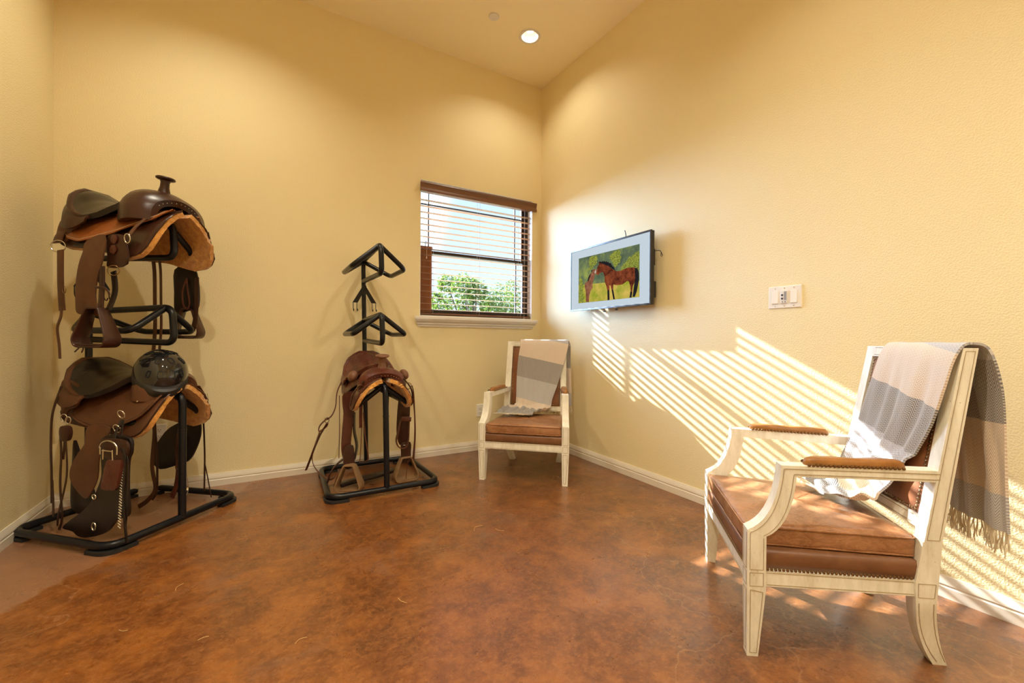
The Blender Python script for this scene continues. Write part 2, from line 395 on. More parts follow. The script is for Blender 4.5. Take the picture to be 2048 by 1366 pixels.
# ================================================================ ROOM
XL, XR, YB, YF = -1.0795, 2.3208, 3.466, -2.6
ZC, CS = 3.46, 0.0251
WT = 0.16
OX0, OX1, OZ0, OZ1 = 1.104, 2.222, 1.20, 2.34           # window opening
fl=MB(); fl.box(XL-WT,XR+WT,YF-WT,YB+WT,-0.12,0); tag(fl.build('floor',M_floor,smooth=False),kind='structure')
def ceil_z(y): return ZC-CS*(YB-y)
top=ZC+0.10
b=MB(); b.box(XL-WT,XL,YF-WT,YB+WT,0,top); tag(b.build('wall_left',M_wall,smooth=False),kind='structure')
b=MB(); b.box(XR,XR+WT,YF-WT,YB+WT,0,top); tag(b.build('wall_right',M_wall,smooth=False),kind='structure')
b=MB(); b.box(XL,XR,YF-WT,YF,0,top); tag(b.build('wall_front',M_wall,smooth=False),kind='structure')
b=MB()
b.box(XL,OX0,YB,YB+WT,0,top); b.box(OX1,XR,YB,YB+WT,0,top); b.box(OX0,OX1,YB,YB+WT,0,OZ0-0.02); b.box(OX0,OX1,YB,YB+WT,OZ1,top)
tag(b.build('wall_back',M_wall,smooth=False),kind='structure')
# ceiling with round holes for the recessed lamps
LAMPS=[(1.82,2.90),(-0.30,2.55),(1.10,0.75),(-0.10,0.75),(1.25,-1.3),(-0.10,-1.3)]
ce=MB(); z0=ceil_z(YF); z1=ceil_z(YB)
ce.add([(XL,YF,z0),(XR,YF,z0),(XR,YB,z1),(XL,YB,z1),(XL,YF,z0+.16),(XR,YF,z0+.16),(XR,YB,z1+.12),(XL,YB,z1+.12)],[(0,1,2,3),(4,7,6,5),(0,4,5,1),(1,5,6,2),(2,6,7,3),(3,7,4,0)])
ceil=ce.build('ceiling',M_ceil,smooth=False); tag(ceil,kind='structure')
cut=MB()
for (lx,ly) in LAMPS:
    lz=ceil_z(ly); cut.lathe([(0.066,lz-.05),(0.066,lz+.075)],32,Matrix.Translation((lx,ly,0)))
cutter=cut.build('cutter',M_ceil,smooth=False)
md=ceil.modifiers.new('holes','BOOLEAN'); md.operation='DIFFERENCE'; md.object=cutter; md.solver='EXACT'
bpy.context.view_layer.update()
me=bpy.data.meshes.new_from_object(ceil.evaluated_get(bpy.context.evaluated_depsgraph_get()))
ceil.modifiers.clear(); ceil.data=me; bpy.data.objects.remove(cutter)

# baseboards: profiled moulding
BPROF=[(0,0),(0.016,0),(0.016,0.040),(0.0125,0.044),(0.0125,0.047),(0.0145,0.052),(0.013,0.064),(0.008,0.074),(0.0055,0.083),(0,0.083)]
def baseboard(name, p0, p1, nrm):
    m=MB(); m.grid([[(p[0]+nrm[0]*d,p[1]+nrm[1]*d,z) for d,z in BPROF] for p in (p0,p1)],True,False,0,True)
    tag(m.build(name,M_trim,angle=25),kind='structure')
baseboard('baseboard_back',(XL,YB),(XR,YB),(0,-1))
baseboard('baseboard_right',(XR,YF),(XR,YB-.016),(-1,0))
baseboard('baseboard_left',(XL,YF),(XL,YB-.016),(1,0))

# ---------------------------------------------------------------- window
M_reveal=mat('white_reveal_paint',(0.78,0.76,0.74),0.4)
wr=empty('window_1',((OX0+OX1)/2,YB,OZ0)); tag(wr,kind='structure')
def W(m): m.v=[(x-(OX0+OX1)/2,y-YB,z-OZ0) for x,y,z in m.v]; return m
m=MB()   # reveal liner
m.box(OX0,OX0+.006,YB,YB+.115,OZ0,OZ1); m.box(OX1-.006,OX1,YB,YB+.115,OZ0,OZ1); m.box(OX0,OX1,YB,YB+.115,OZ1-.006,OZ1); m.box(OX0,OX1,YB,YB+.115,OZ0-.018,OZ0)
W(m).build('window_reveal',M_reveal,wr,smooth=False)
y0,y1=YB+.075,YB+.145
m=MB(); fwid=.035
m.box(OX0+.006,OX0+.014,y0,y1,OZ0,OZ1-.006); m.box(OX1-.006-fwid,OX1-.006,y0,y1,OZ0,OZ1-.006)
m.box(OX0+.014,OX1-.041,y0,y1,OZ0,OZ0+.028); m.box(OX0+.014,OX1-.041,y0,y1,OZ1-.04,OZ1-.006)
W(m).build('window_frame',M_frame_dark,wr,smooth=False,bevel=.002)
GX0,GX1=OX0+.014,OX1-.041; ZM=1.755
def sash(z0,z1,yy,name):
    m=MB(); t=.022
    m.box(GX0,GX0+.010,yy,yy+.022,z0,z1); m.box(GX1-t,GX1,yy,yy+.022,z0,z1); m.box(GX0+.010,GX1-t,yy,yy+.022,z0,z0+.024); m.box(GX0+.010,GX1-t,yy,yy+.022,z1-.024,z1)
    return W(m).build(name,M_frame_dark,wr,smooth=False,bevel=.0015)
sash(OZ0+.028,ZM+.012,y0+.004,'window_sash'); sash(ZM-.012,OZ1-.04,y0+.032,'window_sash')
for gx in (1.215,2.087):
    for (yy,za,zb) in ((y0+.010,OZ0+.052,ZM-.012),(y0+.038,ZM+.012,OZ1-.064)):
        m=MB(); m.box(gx-.006,gx+.006,yy,yy+.010,za,zb); W(m).build('window_grille',M_bar,wr,smooth=False)
m=MB(); m.box(GX0+.010,GX1-.022,y0+.0381,y0+.0479,2.168,2.180); W(m).build('window_grille',M_bar,wr,smooth=False)
m=MB(); m.box(GX0+.008,GX1-.02,y0+.014,y0+.016,OZ0+.050,ZM-.010); W(m).build('glass_pane',M_glass,wr,smooth=False)
m=MB(); m.box(GX0+.008,GX1-.02,y0+.042,y0+.044,ZM+.010,OZ1-.062); W(m).build('glass_pane',M_glass,wr,smooth=False)
# sill (stool and apron) standing proud of the wall
m=MB(); prof=[(0.012,1.104),(0.016,1.118),(0.026,1.126),(0.026,1.133),(0.034,1.142),(0.044,1.150),(0.052,1.164),(0.056,1.166),(0.056,1.184),(0.050,1.188),(0,1.188),(0,1.104)]
def sx(d): return (OX0-.008-d*.85, OX1-.012+d*.85)
m.grid([[(sx(d)[k],YB-d,z) for d,z in prof] for k in (0,1)],True,False,0,True)
W(m).build('window_sill',M_sill,wr,angle=20)

# venetian blind: one thing
bl=empty('venetian_blind',(1.664,YB-.02,2.24)); tag(bl,'walnut wood slat blind with open slats hanging in the window, moulded valance on top','blind')
def BL(m): m.v=[(x-1.664,y-(YB-.02),z-2.24) for x,y,z in m.v]; return m
SX0,SX1=OX0+.010,OX1-.012; SY0,SY1=YB+.010,YB+.060
m=MB(); zs=[1.252+.0517*i for i in range(19)]
for i,z in enumerate(zs):
    rows=[]
    for xx in (SX0,SX1):
        rows.append([(xx,SY0,z-.001),(xx,SY0+.012,z+.0022),(xx,(SY0+SY1)/2,z+.0035),(xx,SY1-.012,z+.0022),(xx,SY1,z-.001),(xx,SY1-.012,z-.0015),(xx,(SY0+SY1)/2,z-.0005),(xx,SY0+.012,z-.0015)])
    m.grid(rows,True,False,0,True)
BL(m).build('slat',M_blind,bl,angle=50)
m=MB(); prof=[(0.006,2.312),(0.020,2.316),(0.024,2.306),(0.018,2.290),(0.014,2.276),(0.016,2.262),(0.022,2.250),(0.022,2.236),(0.006,2.236)]
prof=[(d+.012,z) for d,z in prof]
vx0,vx1=1.098,2.250
m.grid([[(xx,YB-d,z) for d,z in prof] for xx in (vx0,vx1)],True,False,0,True)
BL(m).build('valance',M_valance,bl,angle=30)
m=MB(); m.box(SX0+.002,SX1-.002,SY0+.004,SY1-.004,2.248,2.292); BL(m).build('head_rail',M_valance,bl,smooth=False,bevel=.002)
m=MB(); m.box(SX0,SX1,SY0+.001,SY1-.001,1.206,1.222); BL(m).build('bottom_rail',M_valance,bl,smooth=False,bevel=.004)
for cx in (SX0+.11,(SX0+SX1)/2,SX1-.11):
    m=MB()
    for yy in (SY0-.001,SY1+.001): m.tube([(cx,yy,2.26),(cx,yy,1.215)],.0009,6)
    for z in zs: m.tube([(cx,SY0-.001,z-.003),(cx,SY1+.001,z-.003)],.0006,4)
    BL(m).build('ladder_cord',M_cord,bl)
for cx,zb in ((SX0+.05,1.70),(SX1-.075,1.212)):
    m=MB(); m.tube([(cx,SY0-.006,2.25),(cx,SY0-.006,zb)],.0012,6); m.tube([(cx,SY0-.006,zb),(cx,SY0-.006,zb-.02)],[.002,.005],8)
    BL(m).build('pull_cord',M_cord,bl)
# upright reddish board standing at the left inside the window, behind the slats
bd=empty('wooden_board',(1.172,YB+.066,1.20)); tag(bd,'short reddish wooden board standing upright in the window behind the blind, lower left','board')
m=MB(); m.box(-.060,.060,.0,.006,.0285,.575); 
for xx in (-.05,.012,.028,.044): m.box(xx,xx+.004,-.0015,.0,.03,.56)
m.build('panel',M_panelwood,bd,smooth=False,bevel=.0008)
m=MB(); m.box(-.060,.064,-.003,.009,.5755,.600); m.build('cap_strip',M_panelwood,bd,smooth=False,bevel=.002)
m=MB(); m.tube(fillet([(.0,.003,.601),(.0,.003,.640),(.014,.003,.640),(.014,.003,.618)],.006),.003,8); m.build('hook',M_bar,bd)

# ---------------------------------------------------------------- ceiling fittings
def downlight(x,y,label,k=1.0):
    z=ceil_z(y); r=empty('recessed_light',(x,y,z)); tag(r,label,'ceiling light','recessed ceiling lights')
    m=MB(); m.lathe([(0.064,-.001),(0.085,-.001),(0.087,-.005),(0.082,-.008),(0.066,-.006),(0.062,-.001)],40,loop=True); m.build('trim_ring',M_sill,r)
    m=MB(); rows=[(0.0625,-.003),(0.060,.03),(0.052,.058),(0.052,.060),(0.0645,.0605),(0.0650,-.001)]
    m.lathe(rows,40,loop=True); m.lathe([(.001,.0600),(.0525,.0600)],40,cap=False); m.build('baffle',M_baffle,r)
    m=MB(); m.lathe([(0.004,.038),(0.022,.039),(0.034,.046),(0.036,.055),(0.004,.056)],32); m.build('lamp',M_bulb,r)
    ld=bpy.data.lights.new('lamp_light','AREA'); ld.shape='DISK'; ld.size=.064; ld.energy=LAMP_POWER*k; ld.color=LAMP_COLOR; ld.spread=radians(165)
    lo=bpy.data.objects.new('lamp_light',ld); COL.objects.link(lo); lo.location=(0,0,.036); lo.parent=r
    return r
downlight(*LAMPS[0],'lit recessed round ceiling light above the armchair in the corner',.30)
for i,q in enumerate(LAMPS[1:]): downlight(*q,['lit recessed light in the ceiling over the left saddle racks','added unseen fill light in the ceiling above the near right armchair','added unseen fill light in the ceiling at the left, level with the near armchair','added unseen fill light at the rear right of the ceiling','added unseen fill light at the rear left of the ceiling'][i],[.85,1.0,2.0,1.7,2.0][i])  # the last four are unseen lamps added to fill the room with light
m=MB(); m.lathe([(0.003,-.008),(0.036,-.009),(0.040,-.006),(0.040,-.001),(0.034,0.0)],32); o=m.build('sprinkler_cover',M_sill); o.location=(1.472,2.858,ceil_z(2.858)-.001)
tag(o,'small round white cover plate on the ceiling to the left of the lit lamp','ceiling cap')

# ---------------------------------------------------------------- wall plates
sw=empty('switch_plate',(XR,1.193,1.231),radians(90)); tag(sw,'wide ivory wall plate with two rocker switches and a small remote between them','light switch')
# local: x along +Y world, y toward room = -X world  => rz=90: local x->+Y, local y->-X
m=MB(); m.slab([(-.081,-.057),(.081,-.057),(.081,.057),(-.081,.057)],[(0,0),(0,.003),(.004,.0058),(.03,.006)])
m.v=[(x,z,y) for x,y,z in m.v]; m.build('plate',M_white,sw,angle=30)
for sx_ in (-.046,.046):
    m=MB(); m.add([(sx_-.0165,.0063,-.033),(sx_+.0165,.0063,-.033),(sx_+.0165,.0063,.033),(sx_-.0165,.0063,.033),(sx_-.0155,.0115,-.032),(sx_+.0155,.0115,-.032),(sx_+.0155,.0075,.032),(sx_-.0155,.0075,.032)],[(0,1,2,3),(4,7,6,5),(0,4,5,1),(1,5,6,2),(2,6,7,3),(3,7,4,0)])
    m.build('rocker_switch',M_white,sw,smooth=False,bevel=.001)
rm=MB(); rm.box(-.0165,.0165,.0062,.012,-.032,.033); rem=rm.build('remote',M_sill,sw,smooth=False,bevel=.0015)
m=MB(); m.box(-.013,-.001,.0121,.0132,-.017,.028); m.build('remote_screen',M_greyplastic,rem,smooth=False)
for zz in (.010,-.008):
    m=MB(); m.lathe([(.0055,.0),(.0055,.0015),(.004,.002)],16,Matrix.Translation((.0085,.012,zz))@Matrix.Rotation(radians(-90),4,'X')); m.build('button',M_button,rem)
for bx in (-.009,.004):
    m=MB(); m.box(bx,bx+.005,.0121,.0129,-.027,-.023); m.build('button',M_button,rem,smooth=False)
for sx_ in (-.046,0,.046):
    for zz in (-.046,.046):
        m=MB(); m.lathe([(.0028,.0),(.0028,.0014),(.0015,.0018)],10,Matrix.Translation((sx_,.0056,zz))@Matrix.Rotation(radians(-90),4,'X')); m.build('screw',M_chrome,sw)
def outlet(x,z,label):
    r=empty('wall_outlet',(x,YB,z),radians(180)); tag(r,label,'outlet')
    m=MB(); m.slab([(-.035,-.057),(.035,-.057),(.035,.057),(-.035,.057)],[(0,0),(0,.003),(.004,.0058),(.02,.006)]); m.v=[(x_,z_,y_) for x_,y_,z_ in m.v]; m.build('plate',M_white,r,angle=30)
    for zz in (-.020,.020):
        m=MB(); m.slab([(.017*cos(a)*1.0,.0145*sin(a)) for a in [2*pi*k/20 for k in range(20)]],[(0,.0055),(0,.0075),(.002,.008)]); m.v=[(x_,z_,y_+zz) for x_,y_,z_ in m.v]; s_=m.build('socket',M_white,r)
        for q_ in ((-.007,-.005,zz-.001,zz+.007),(.005,.007,zz-.001,zz+.007),(-.0015,.0015,zz-.009,zz-.005)):
            m=MB(); m.box(q_[0],q_[1],.0078,.0084,q_[2],q_[3]); m.build('slot',M_button,s_,smooth=False)
outlet(1.672,.355,'ivory wall outlet low on the back wall behind the corner armchair')
outlet(-.594,.385,'ivory wall outlet low on the back wall behind the left saddle racks')

# ---------------------------------------------------------------- framed screen with horse picture
def pic_bg():
    m=mat('screen_green_wood',(0.001,)*3,0.6,**{'Specular IOR Level':0.0}); n=N(m); c=n.coord()
    a=n.noise(n.mapping(c,(1,1,1)),7,6,0.65,0.3); col=n.ramp(a,[(0.30,(0.055,0.085,0.055)),(0.5,(0.14,0.19,0.10)),(0.7,(0.36,0.42,0.10))])
    n.link(col,n.b.inputs['Emission Color']); n.b.inputs['Emission Strength'].default_value=0.85; return m
def pic_mat(name,c1,c2,sc,em=0.85):
    m=mat(name,(0.001,)*3,0.6,**{'Specular IOR Level':0.0}); n=N(m); c=n.coord(); col=n.ramp(n.noise(c,sc,5,0.7),[(0.35,c1),(0.65,c2)]); n.link(col,n.b.inputs['Emission Color']); n.b.inputs['Emission Strength'].default_value=em; return m
YC,ZCN=2.428,1.4935
tv=empty('framed_screen',(XR-.095,YC,ZCN),radians(90)); tag(tv,'wall-mounted dark framed screen showing a bay mare nuzzling her foal','picture')
# local x=+Y, y=-X (toward room), z up. screen front plane y=0
def TP(m): m.v=[(x,y,z) for x,y,z in m.v]; return m
hw,hh=.434,.2505
m=MB(); m.box(-hw,hw,-.030,-.004,-hh,hh); m.build('housing',M_tvframe,tv,smooth=False,bevel=.003)
m=MB(); t=.011
m.box(-hw-.002,hw+.002,-.006,.006,hh-t,hh+.002); m.box(-hw-.002,hw+.002,-.006,.006,-hh-.002,-hh+t); m.box(-hw-.002,-hw+t,-.006,.006,-hh+t,hh-t); m.box(hw-t,hw+.002,-.006,.006,-hh+t,hh-t)
m.build('bezel',M_tvframe,tv,smooth=False,bevel=.0015)
m=MB(); m.box(-hw+t,hw-t,-.0039,.001,-hh+t,hh-t); m.build('mat_board',pic_mat('pale_blue_mat',(0.56,0.66,0.74),(0.62,0.71,0.78),90,0.95),tv,smooth=False)
def flat(name,pts,mt,lev,par,thick=.0004):
    m=MB(); h=.0011+lev*.0005; m.prism([(a-YC,b-ZCN) for a,b in pts],lambda u,v,t_: (u,t_,v),h,h+thick); return m.build(name,mt,par,smooth=False)
PIC=[(2.757,1.672),(2.097,1.668),(2.095,1.301),(2.757,1.303)]
pic=flat('horse_picture',PIC,pic_bg(),0,tv); 
MEADOW=[(2.757,1.455),(2.6794,1.450),(2.4359,1.4388),(2.0961,1.4139),(2.0955,1.302),(2.7555,1.304)]
flat('meadow',MEADOW,pic_mat('printed_meadow',(0.30,0.38,0.02),(0.80,0.55,0.12),9),1,pic)
M_bush=pic_mat('printed_foliage',(0.07,0.11,0.03),(0.50,0.52,0.07),120)
B1=[(2.26,1.5388),(2.2224,1.5664),(2.1856,1.5934),(2.1352,1.6119),(2.0986,1.6216),(2.0971,1.4937),(2.1555,1.48),(2.1995,1.48),(2.2369,1.48),(2.2752,1.5187)]
B2=[(2.364,1.6515),(2.324,1.6644),(2.2846,1.6546),(2.2763,1.614),(2.2835,1.5647),(2.3225,1.548),(2.3546,1.5527),(2.3632,1.5883),(2.4046,1.618)]
B3=[(2.6158,1.6644),(2.5519,1.666),(2.5248,1.6374),(2.5333,1.6028),(2.5689,1.584),(2.596,1.5636),(2.6328,1.538),(2.6425,1.5639),(2.6148,1.5907),(2.6338,1.6182)]
B4=[(2.755,1.50),(2.735,1.53),(2.71,1.48),(2.69,1.44),(2.70,1.38),(2.69,1.31),(2.755,1.31)]
rj=random.Random(3)
for Bp in (B1,B2,B3,B4):
    q=[]
    for i in range(len(Bp)):
        a=Bp[i]; b_=Bp[(i+1)%len(Bp)]
        for k in range(8): q.append((lerp(a[0],b_[0],k/8)+rj.uniform(-.010,.010)*(k>0), lerp(a[1],b_[1],k/8)+rj.uniform(-.010,.010)*(k>0)))
    flat('bush',[(min(max(a,2.0965),2.756),min(max(b_,1.303),1.671)) for a,b_ in q],M_bush,2,pic)
HORSE=[(2.5412,1.5258),(2.5258,1.5717),(2.5083,1.5871),(2.513,1.6069),(2.4936,1.5968),(2.4547,1.5861),(2.4039,1.5599),(2.3543,1.5269),(2.3181,1.5088),(2.275,1.5063),(2.2369,1.5144),(2.1958,1.5185),(2.1483,1.5133),(2.1232,1.5027),(2.1087,1.4687),(2.1152,1.4268),(2.1399,1.4082),(2.1575,1.3777),(2.1606,1.3347),(2.1675,1.3027),(2.1858,1.3042),(2.1753,1.3469),(2.1795,1.3854),(2.1946,1.4199),(2.2095,1.4243),(2.2584,1.4049),(2.3129,1.4052),(2.3489,1.4147),(2.3525,1.3808),(2.3315,1.3048),(2.3475,1.3032),(2.3688,1.3824),(2.3814,1.4125),(2.3896,1.4134),(2.3915,1.3673),(2.3883,1.3035),(2.409,1.3022),(2.4115,1.3692),(2.4272,1.4174),(2.4444,1.4486),(2.4449,1.4838),(2.4624,1.5213),(2.4753,1.5231),(2.497,1.52),(2.5144,1.5074),(2.5321,1.5096)]
MANE=[(2.513,1.6057),(2.500,1.609),(2.472,1.6017),(2.468,1.610),(2.455,1.600),(2.448,1.608),(2.4378,1.5953),(2.425,1.601),(2.418,1.590),(2.4042,1.590),(2.395,1.578),(2.380,1.580),(2.3627,1.5539),(2.345,1.542),(2.3261,1.5133),(2.3544,1.5298),(2.4039,1.5599),(2.4718,1.5875)]
TAIL=[(2.1375,1.5102),(2.1126,1.5012),(2.0995,1.4675),(2.1003,1.409),(2.1177,1.3415),(2.1351,1.3055),(2.1567,1.3073),(2.1499,1.3445),(2.1432,1.387),(2.133,1.4343),(2.1371,1.4724)]
FOAL=[(2.5367,1.5253),(2.5325,1.5427),(2.5506,1.5572),(2.5822,1.5586),(2.5959,1.5514),(2.5865,1.5379),(2.6003,1.5337),(2.6232,1.5183),(2.6461,1.4717),(2.6744,1.4625),(2.6788,1.4319),(2.664,1.3931),(2.66,1.3071),(2.6251,1.3046),(2.6211,1.3522),(2.6031,1.3934),(2.5804,1.4156),(2.5853,1.4404),(2.5632,1.4925),(2.5572,1.5129),(2.5456,1.5174)]
M_ink=pic_mat('printed_black_hair',(0.008,0.008,0.010),(0.03,0.025,0.025),30)
flat('mare_body',HORSE,pic_mat('printed_bay_coat',(0.06,0.010,0.005),(0.34,0.080,0.028),16),3,pic)
flat('mare_mane',MANE,M_ink,5,pic); flat('mare_tail',TAIL,M_ink,5,pic)
for sk in ([(2.412,1.38),(2.391,1.376),(2.3883,1.3035),(2.409,1.3022)],[(2.3654,1.3764),(2.3509,1.3778),(2.3315,1.3048),(2.3475,1.3032)],[(2.1768,1.3471),(2.1607,1.3401),(2.1675,1.3027),(2.1858,1.3042)]): flat('mare_stocking',sk,M_ink,5,pic)
flat('foal_body',FOAL,pic_mat('printed_chestnut_coat',(0.18,0.060,0.030),(0.42,0.17,0.09),20),3,pic)
flat('foal_mane',[(2.585,1.5586),(2.6,1.552),(2.592,1.535),(2.612,1.52),(2.632,1.505),(2.645,1.472),(2.632,1.474),(2.615,1.50),(2.6,1.525),(2.588,1.54)],M_ink,4,pic)
flat('foal_blaze',[(2.543,1.548),(2.5505,1.552),(2.562,1.535),(2.552,1.522),(2.541,1.527)],pic_mat('printed_white',(0.5,0.38,0.32),(0.7,0.55,0.45),30),4,pic)
m=MB(); m.box(-.13,.13,-.045,-.0295,-.10,.11); m.box(-.10,.10,-.095,-.085,-.14,.14)
for zz in (-.06,.06): m.box(-.015,.015,-.0855,-.0445,zz-.02,zz+.02)
m.build('wall_mount',M_rubber,tv,smooth=False,bevel=.002)
for q_ in ((-hw+.01,-hw+.05,-.060,-.20,-.09),(-hw+.015,-hw+.04,-.055,.02,.13)):
    m=MB(); m.box(q_[0],q_[1],q_[2],-.031,q_[3],q_[4]); m.build('input_box',M_rubber,tv,smooth=False,bevel=.002)
m=MB(); m.tube(smoothline([(-.18,-.02,.25),(-.178,-.02,.275),(-.168,-.02,.305)]),[.003]*16+[.0045],8); m.build('antenna',M_rubber,tv)
m=MB(); m.tube(smoothline([(-hw+.03,-.055,.12),(-hw-.015,-.06,.115),(-hw-.03,-.06,.10),(-hw-.045,-.055,.075)]),.0025,8); m.tube(smoothline([(-hw-.03,-.06,.10),(-hw-.028,-.06,.08),(-hw-.036,-.06,.07)]),.002,8); m.build('cable',M_rubber,tv)
for xx,l in ((.04,.022),(-.09,.015)):
    m=MB(); m.tube([(xx,-.02,-.25),(xx,-.02,-.25-l)],.0025,8); m.tube([(xx-.012,-.02,-.25-l),(xx+.012,-.02,-.25-l)],.004,8); m.build('cable_tie',M_rubber,tv)

# ================================================================ ARMCHAIRS
def nail_row(m, pts, r=.0042, nrm=(0,-1,0), spacing=.0105):
    """domed nailheads along a polyline"""
    P=[Vector(p) for p in pts]; nrm=Vector(nrm).normalized(); acc=0.0; q=nrm.to_track_quat('Z','Y').to_matrix()
    for i in range(len(P)-1):
        d=P[i+1]-P[i]; L=d.length; s=acc
        while s<L:
            c=P[i]+d*(s/L); rows=[[c+q@Vector((rr*cos(2*pi*k/8),rr*sin(2*pi*k/8),h)) for k in range(8)] for rr,h in ((r,-.0005),(r*.8,r*.45),(r*.3,r*.68))]
            m.grid(rows,True,False,0,True); s+=spacing
        acc=s-L
def chair_half(s): return .322-(.322-.245)*max(0,min(1,s/.60))
def armchair(name,label,loc,rz):
    R_=empty(name,loc,rz); tag(R_,label,'armchair','pair of white armchairs with tan leather seats')
    def sidefn(sg, foot=0.0, taper=1.0):
        def f(s,z,t):
            k=max(0,min(1,1-z/.21)); h=chair_half(s)-foot*k-t*(1-(1-taper)*k)
            return (sg*h,s,z)
        return f
    def line(m,sg,pts,foot=0.0,w_=.0017,mi=1):
        fn=sidefn(sg,foot)
        for (a,b) in zip(pts[:-1],pts[1:]):
            A=Vector(fn(a[0],a[1],-.0004)); B=Vector(fn(b[0],b[1],-.0004)); m.ribbon([A,B],w_,.0010,(Vector((0,B.z-A.z,-(B.y-A.y)))),mi)
    for sg in (1,-1):
        # front leg and the post above it
        f=sidefn(sg,.008,.74); m=MB()
        m.prism([(0,.405),(0,.235),(.004,.0),(.037,.0),(.056,.216),(.056,.385),(.030,.40)],f,0,.050)
        line(m,sg,[(.008,.395),(.008,.280),(.048,.280),(.048,.380)],.008); line(m,sg,[(.010,.216),(.012,.012),(.032,.012),(.047,.210),(.010,.216)],.008)
        line(m,sg,[(.008,.270),(.008,.228),(.048,.228),(.048,.270),(.008,.270)],.008)
        xo=sg*(.322); xi=sg*(.272)
        for (a,b) in (((.008,.395),(.008,.280)),((.042,.395),(.042,.280)),((.008,.280),(.042,.280)),((.008,.270),(.042,.270)),((.008,.228),(.042,.228)),((.008,.270),(.008,.228)),((.042,.270),(.042,.228)),((.010,.212),(.014,.015)),((.040,.212),(.030,.015)),((.010,.212),(.040,.212)),((.014,.015),(.030,.015))):
            A=Vector((sg*(.322-a[0]-.008*max(0,1-a[1]/.21)),-.0004+ .004*max(0,1-a[1]/.235),a[1])); B=Vector((sg*(.322-b[0]-.008*max(0,1-b[1]/.21)),-.0004+.004*max(0,1-b[1]/.235),b[1]))
            m.ribbon([A,B],.0022,.0010,(B.z-A.z,0,-(B.x-A.x)),1)
        m.build('leg',[M_paint,M_glaze],R_,angle=30)
        # back leg, raked
        f=sidefn(sg,.038,.85); m=MB()
        fr=bez((.482,.216),(.492,.09),(.556,.0),7); bk=bez((.596,.0),(.548,.10),(.540,.216),7)
        m.prism([(.482,.275)]+fr+bk+[(.545,.275),(.553,.395),(.500,.395)],f,0,.046)
        line(m,sg,[(.489,.268),(.489,.226),(.533,.226),(.537,.268),(.489,.268)],.0)
        line(m,sg,[(a+.009,b) for a,b in bez((.482,.208),(.492,.09),(.556,.012),6)],.038)
        line(m,sg,[(a-.008,b) for a,b in bez((.596,.012),(.548,.10),(.540,.208),6)],.038)
        m.build('leg',[M_paint,M_glaze],R_,angle=30)
        # arm: curved support and straight top
        f=sidefn(sg); m=MB()
        outer=bez((0,.405),(.085,.440),(.098,.612),9); inner=bez((.143,.578),(.130,.420),(.056,.385),9)
        m.prism(outer+[(.143,.612)]+inner,f,.001,.047)
        m.prism([(.143,.612),(.560,.612),(.552,.578),(.143,.578)],f,.001,.047)
        line(m,sg,[(a+.008,b-.004) for a,b in bez((0,.400),(.085,.436),(.098,.606),9)]+[(.545,.603)])
        line(m,sg,[(.545,.586),(.136,.586)]+[(a-.009,b+.003) for a,b in bez((.143,.578),(.130,.420),(.056,.385),9)])
        arm=m.build('armrest',[M_paint,M_glaze],R_,angle=30)
        m=MB(); ol=[]
        for k in range(28):
            a=2*pi*k/28; s_=.315+.145*math.copysign(abs(cos(a))**.55,cos(a)); t_=.024+.0235*math.copysign(abs(sin(a))**.7,sin(a)); ol.append((sg*(chair_half(s_)-t_),s_))
        m.slab(ol,[(.001,.610),(0,.615),(0,.620),(.004,.628),(.010,.633),(.018,.636)]); m.build('arm_pad',M_armpad,arm,angle=60)
        for tt,nn in ((-.001,sg),(.049,-sg)):
            m=MB(); nail_row(m,[(sg*(chair_half(s_)-tt),s_,.6160) for s_ in (.178,.452)],.0055,(nn,0,0),.0122); m.build('nailhead_trim',M_brass,arm)
        # back posts
        m=MB(); f=sidefn(sg); m.prism([(.503,.395),(.553,.395),(.640,.985),(.602,.985)],f,0,.046)
        line(m,sg,[(.511,.402),(.545,.402),(.632,.975),(.609,.975),(.511,.402)]); m.build('back_post',[M_paint,M_glaze],R_,angle=30)
    # back frame rails and leather
    def yb(z): return .503+(z-.395)*.168
    for z0_,z1_,x_ in ((.425,.462,.212),(.945,.985,.200)):
        m=MB()
        for pz in ((z0_,z1_),):
            vs=[(sx_*x_,yb(z)+d,z) for sx_ in (-1,1) for d in (0,.036) for z in pz]; m.add(vs,[(0,1,3,2),(4,6,7,5),(0,4,5,1),(2,3,7,6),(0,2,6,4),(1,5,7,3)])
        for z in (z0_+.007,z1_-.006): m.ribbon([(-.19,yb(z)-.0005,z),(.19,yb(z)-.0005,z)],.0022,.001,(0,0,1),1)
        bf=m.build('back_rail',[M_paint,M_glaze],R_,angle=30)
    m=MB(); pl=[(-.200,.462),(.200,.462),(.198,.945),(-.198,.945)]; pp=[]
    for i in range(4):
        a=pl[i]; b_=pl[(i+1)%4]; pp+=[(lerp(a[0],b_[0],k/8),lerp(a[1],b_[1],k/8)) for k in range(8)]
    m.puffplate(pp,lambda u,v,h:(u,yb(v)+.014-h,v),.014,.022,6); m.build('back_panel',M_chairback,bf,angle=60)
    m=MB(); nail_row(m,[(-.190,yb(.472)+.004,.472),(.190,yb(.472)+.004,.472),(.188,yb(.936)+.004,.936),(-.188,yb(.936)+.004,.936),(-.190,yb(.472)+.004,.472)],.0052,(0,-1,.15),.0122); m.build('nailhead_trim',M_brass,bf)
    # seat rails
    m=MB(); m.box(-.272,.272,.006,.042,.226,.275); m.box(-.212,.212,.492,.525,.226,.275)
    for sg in (1,-1): m.prism([(.05,.226),(.49,.226),(.49,.275),(.05,.275)],sidefn(sg),.006,.040)
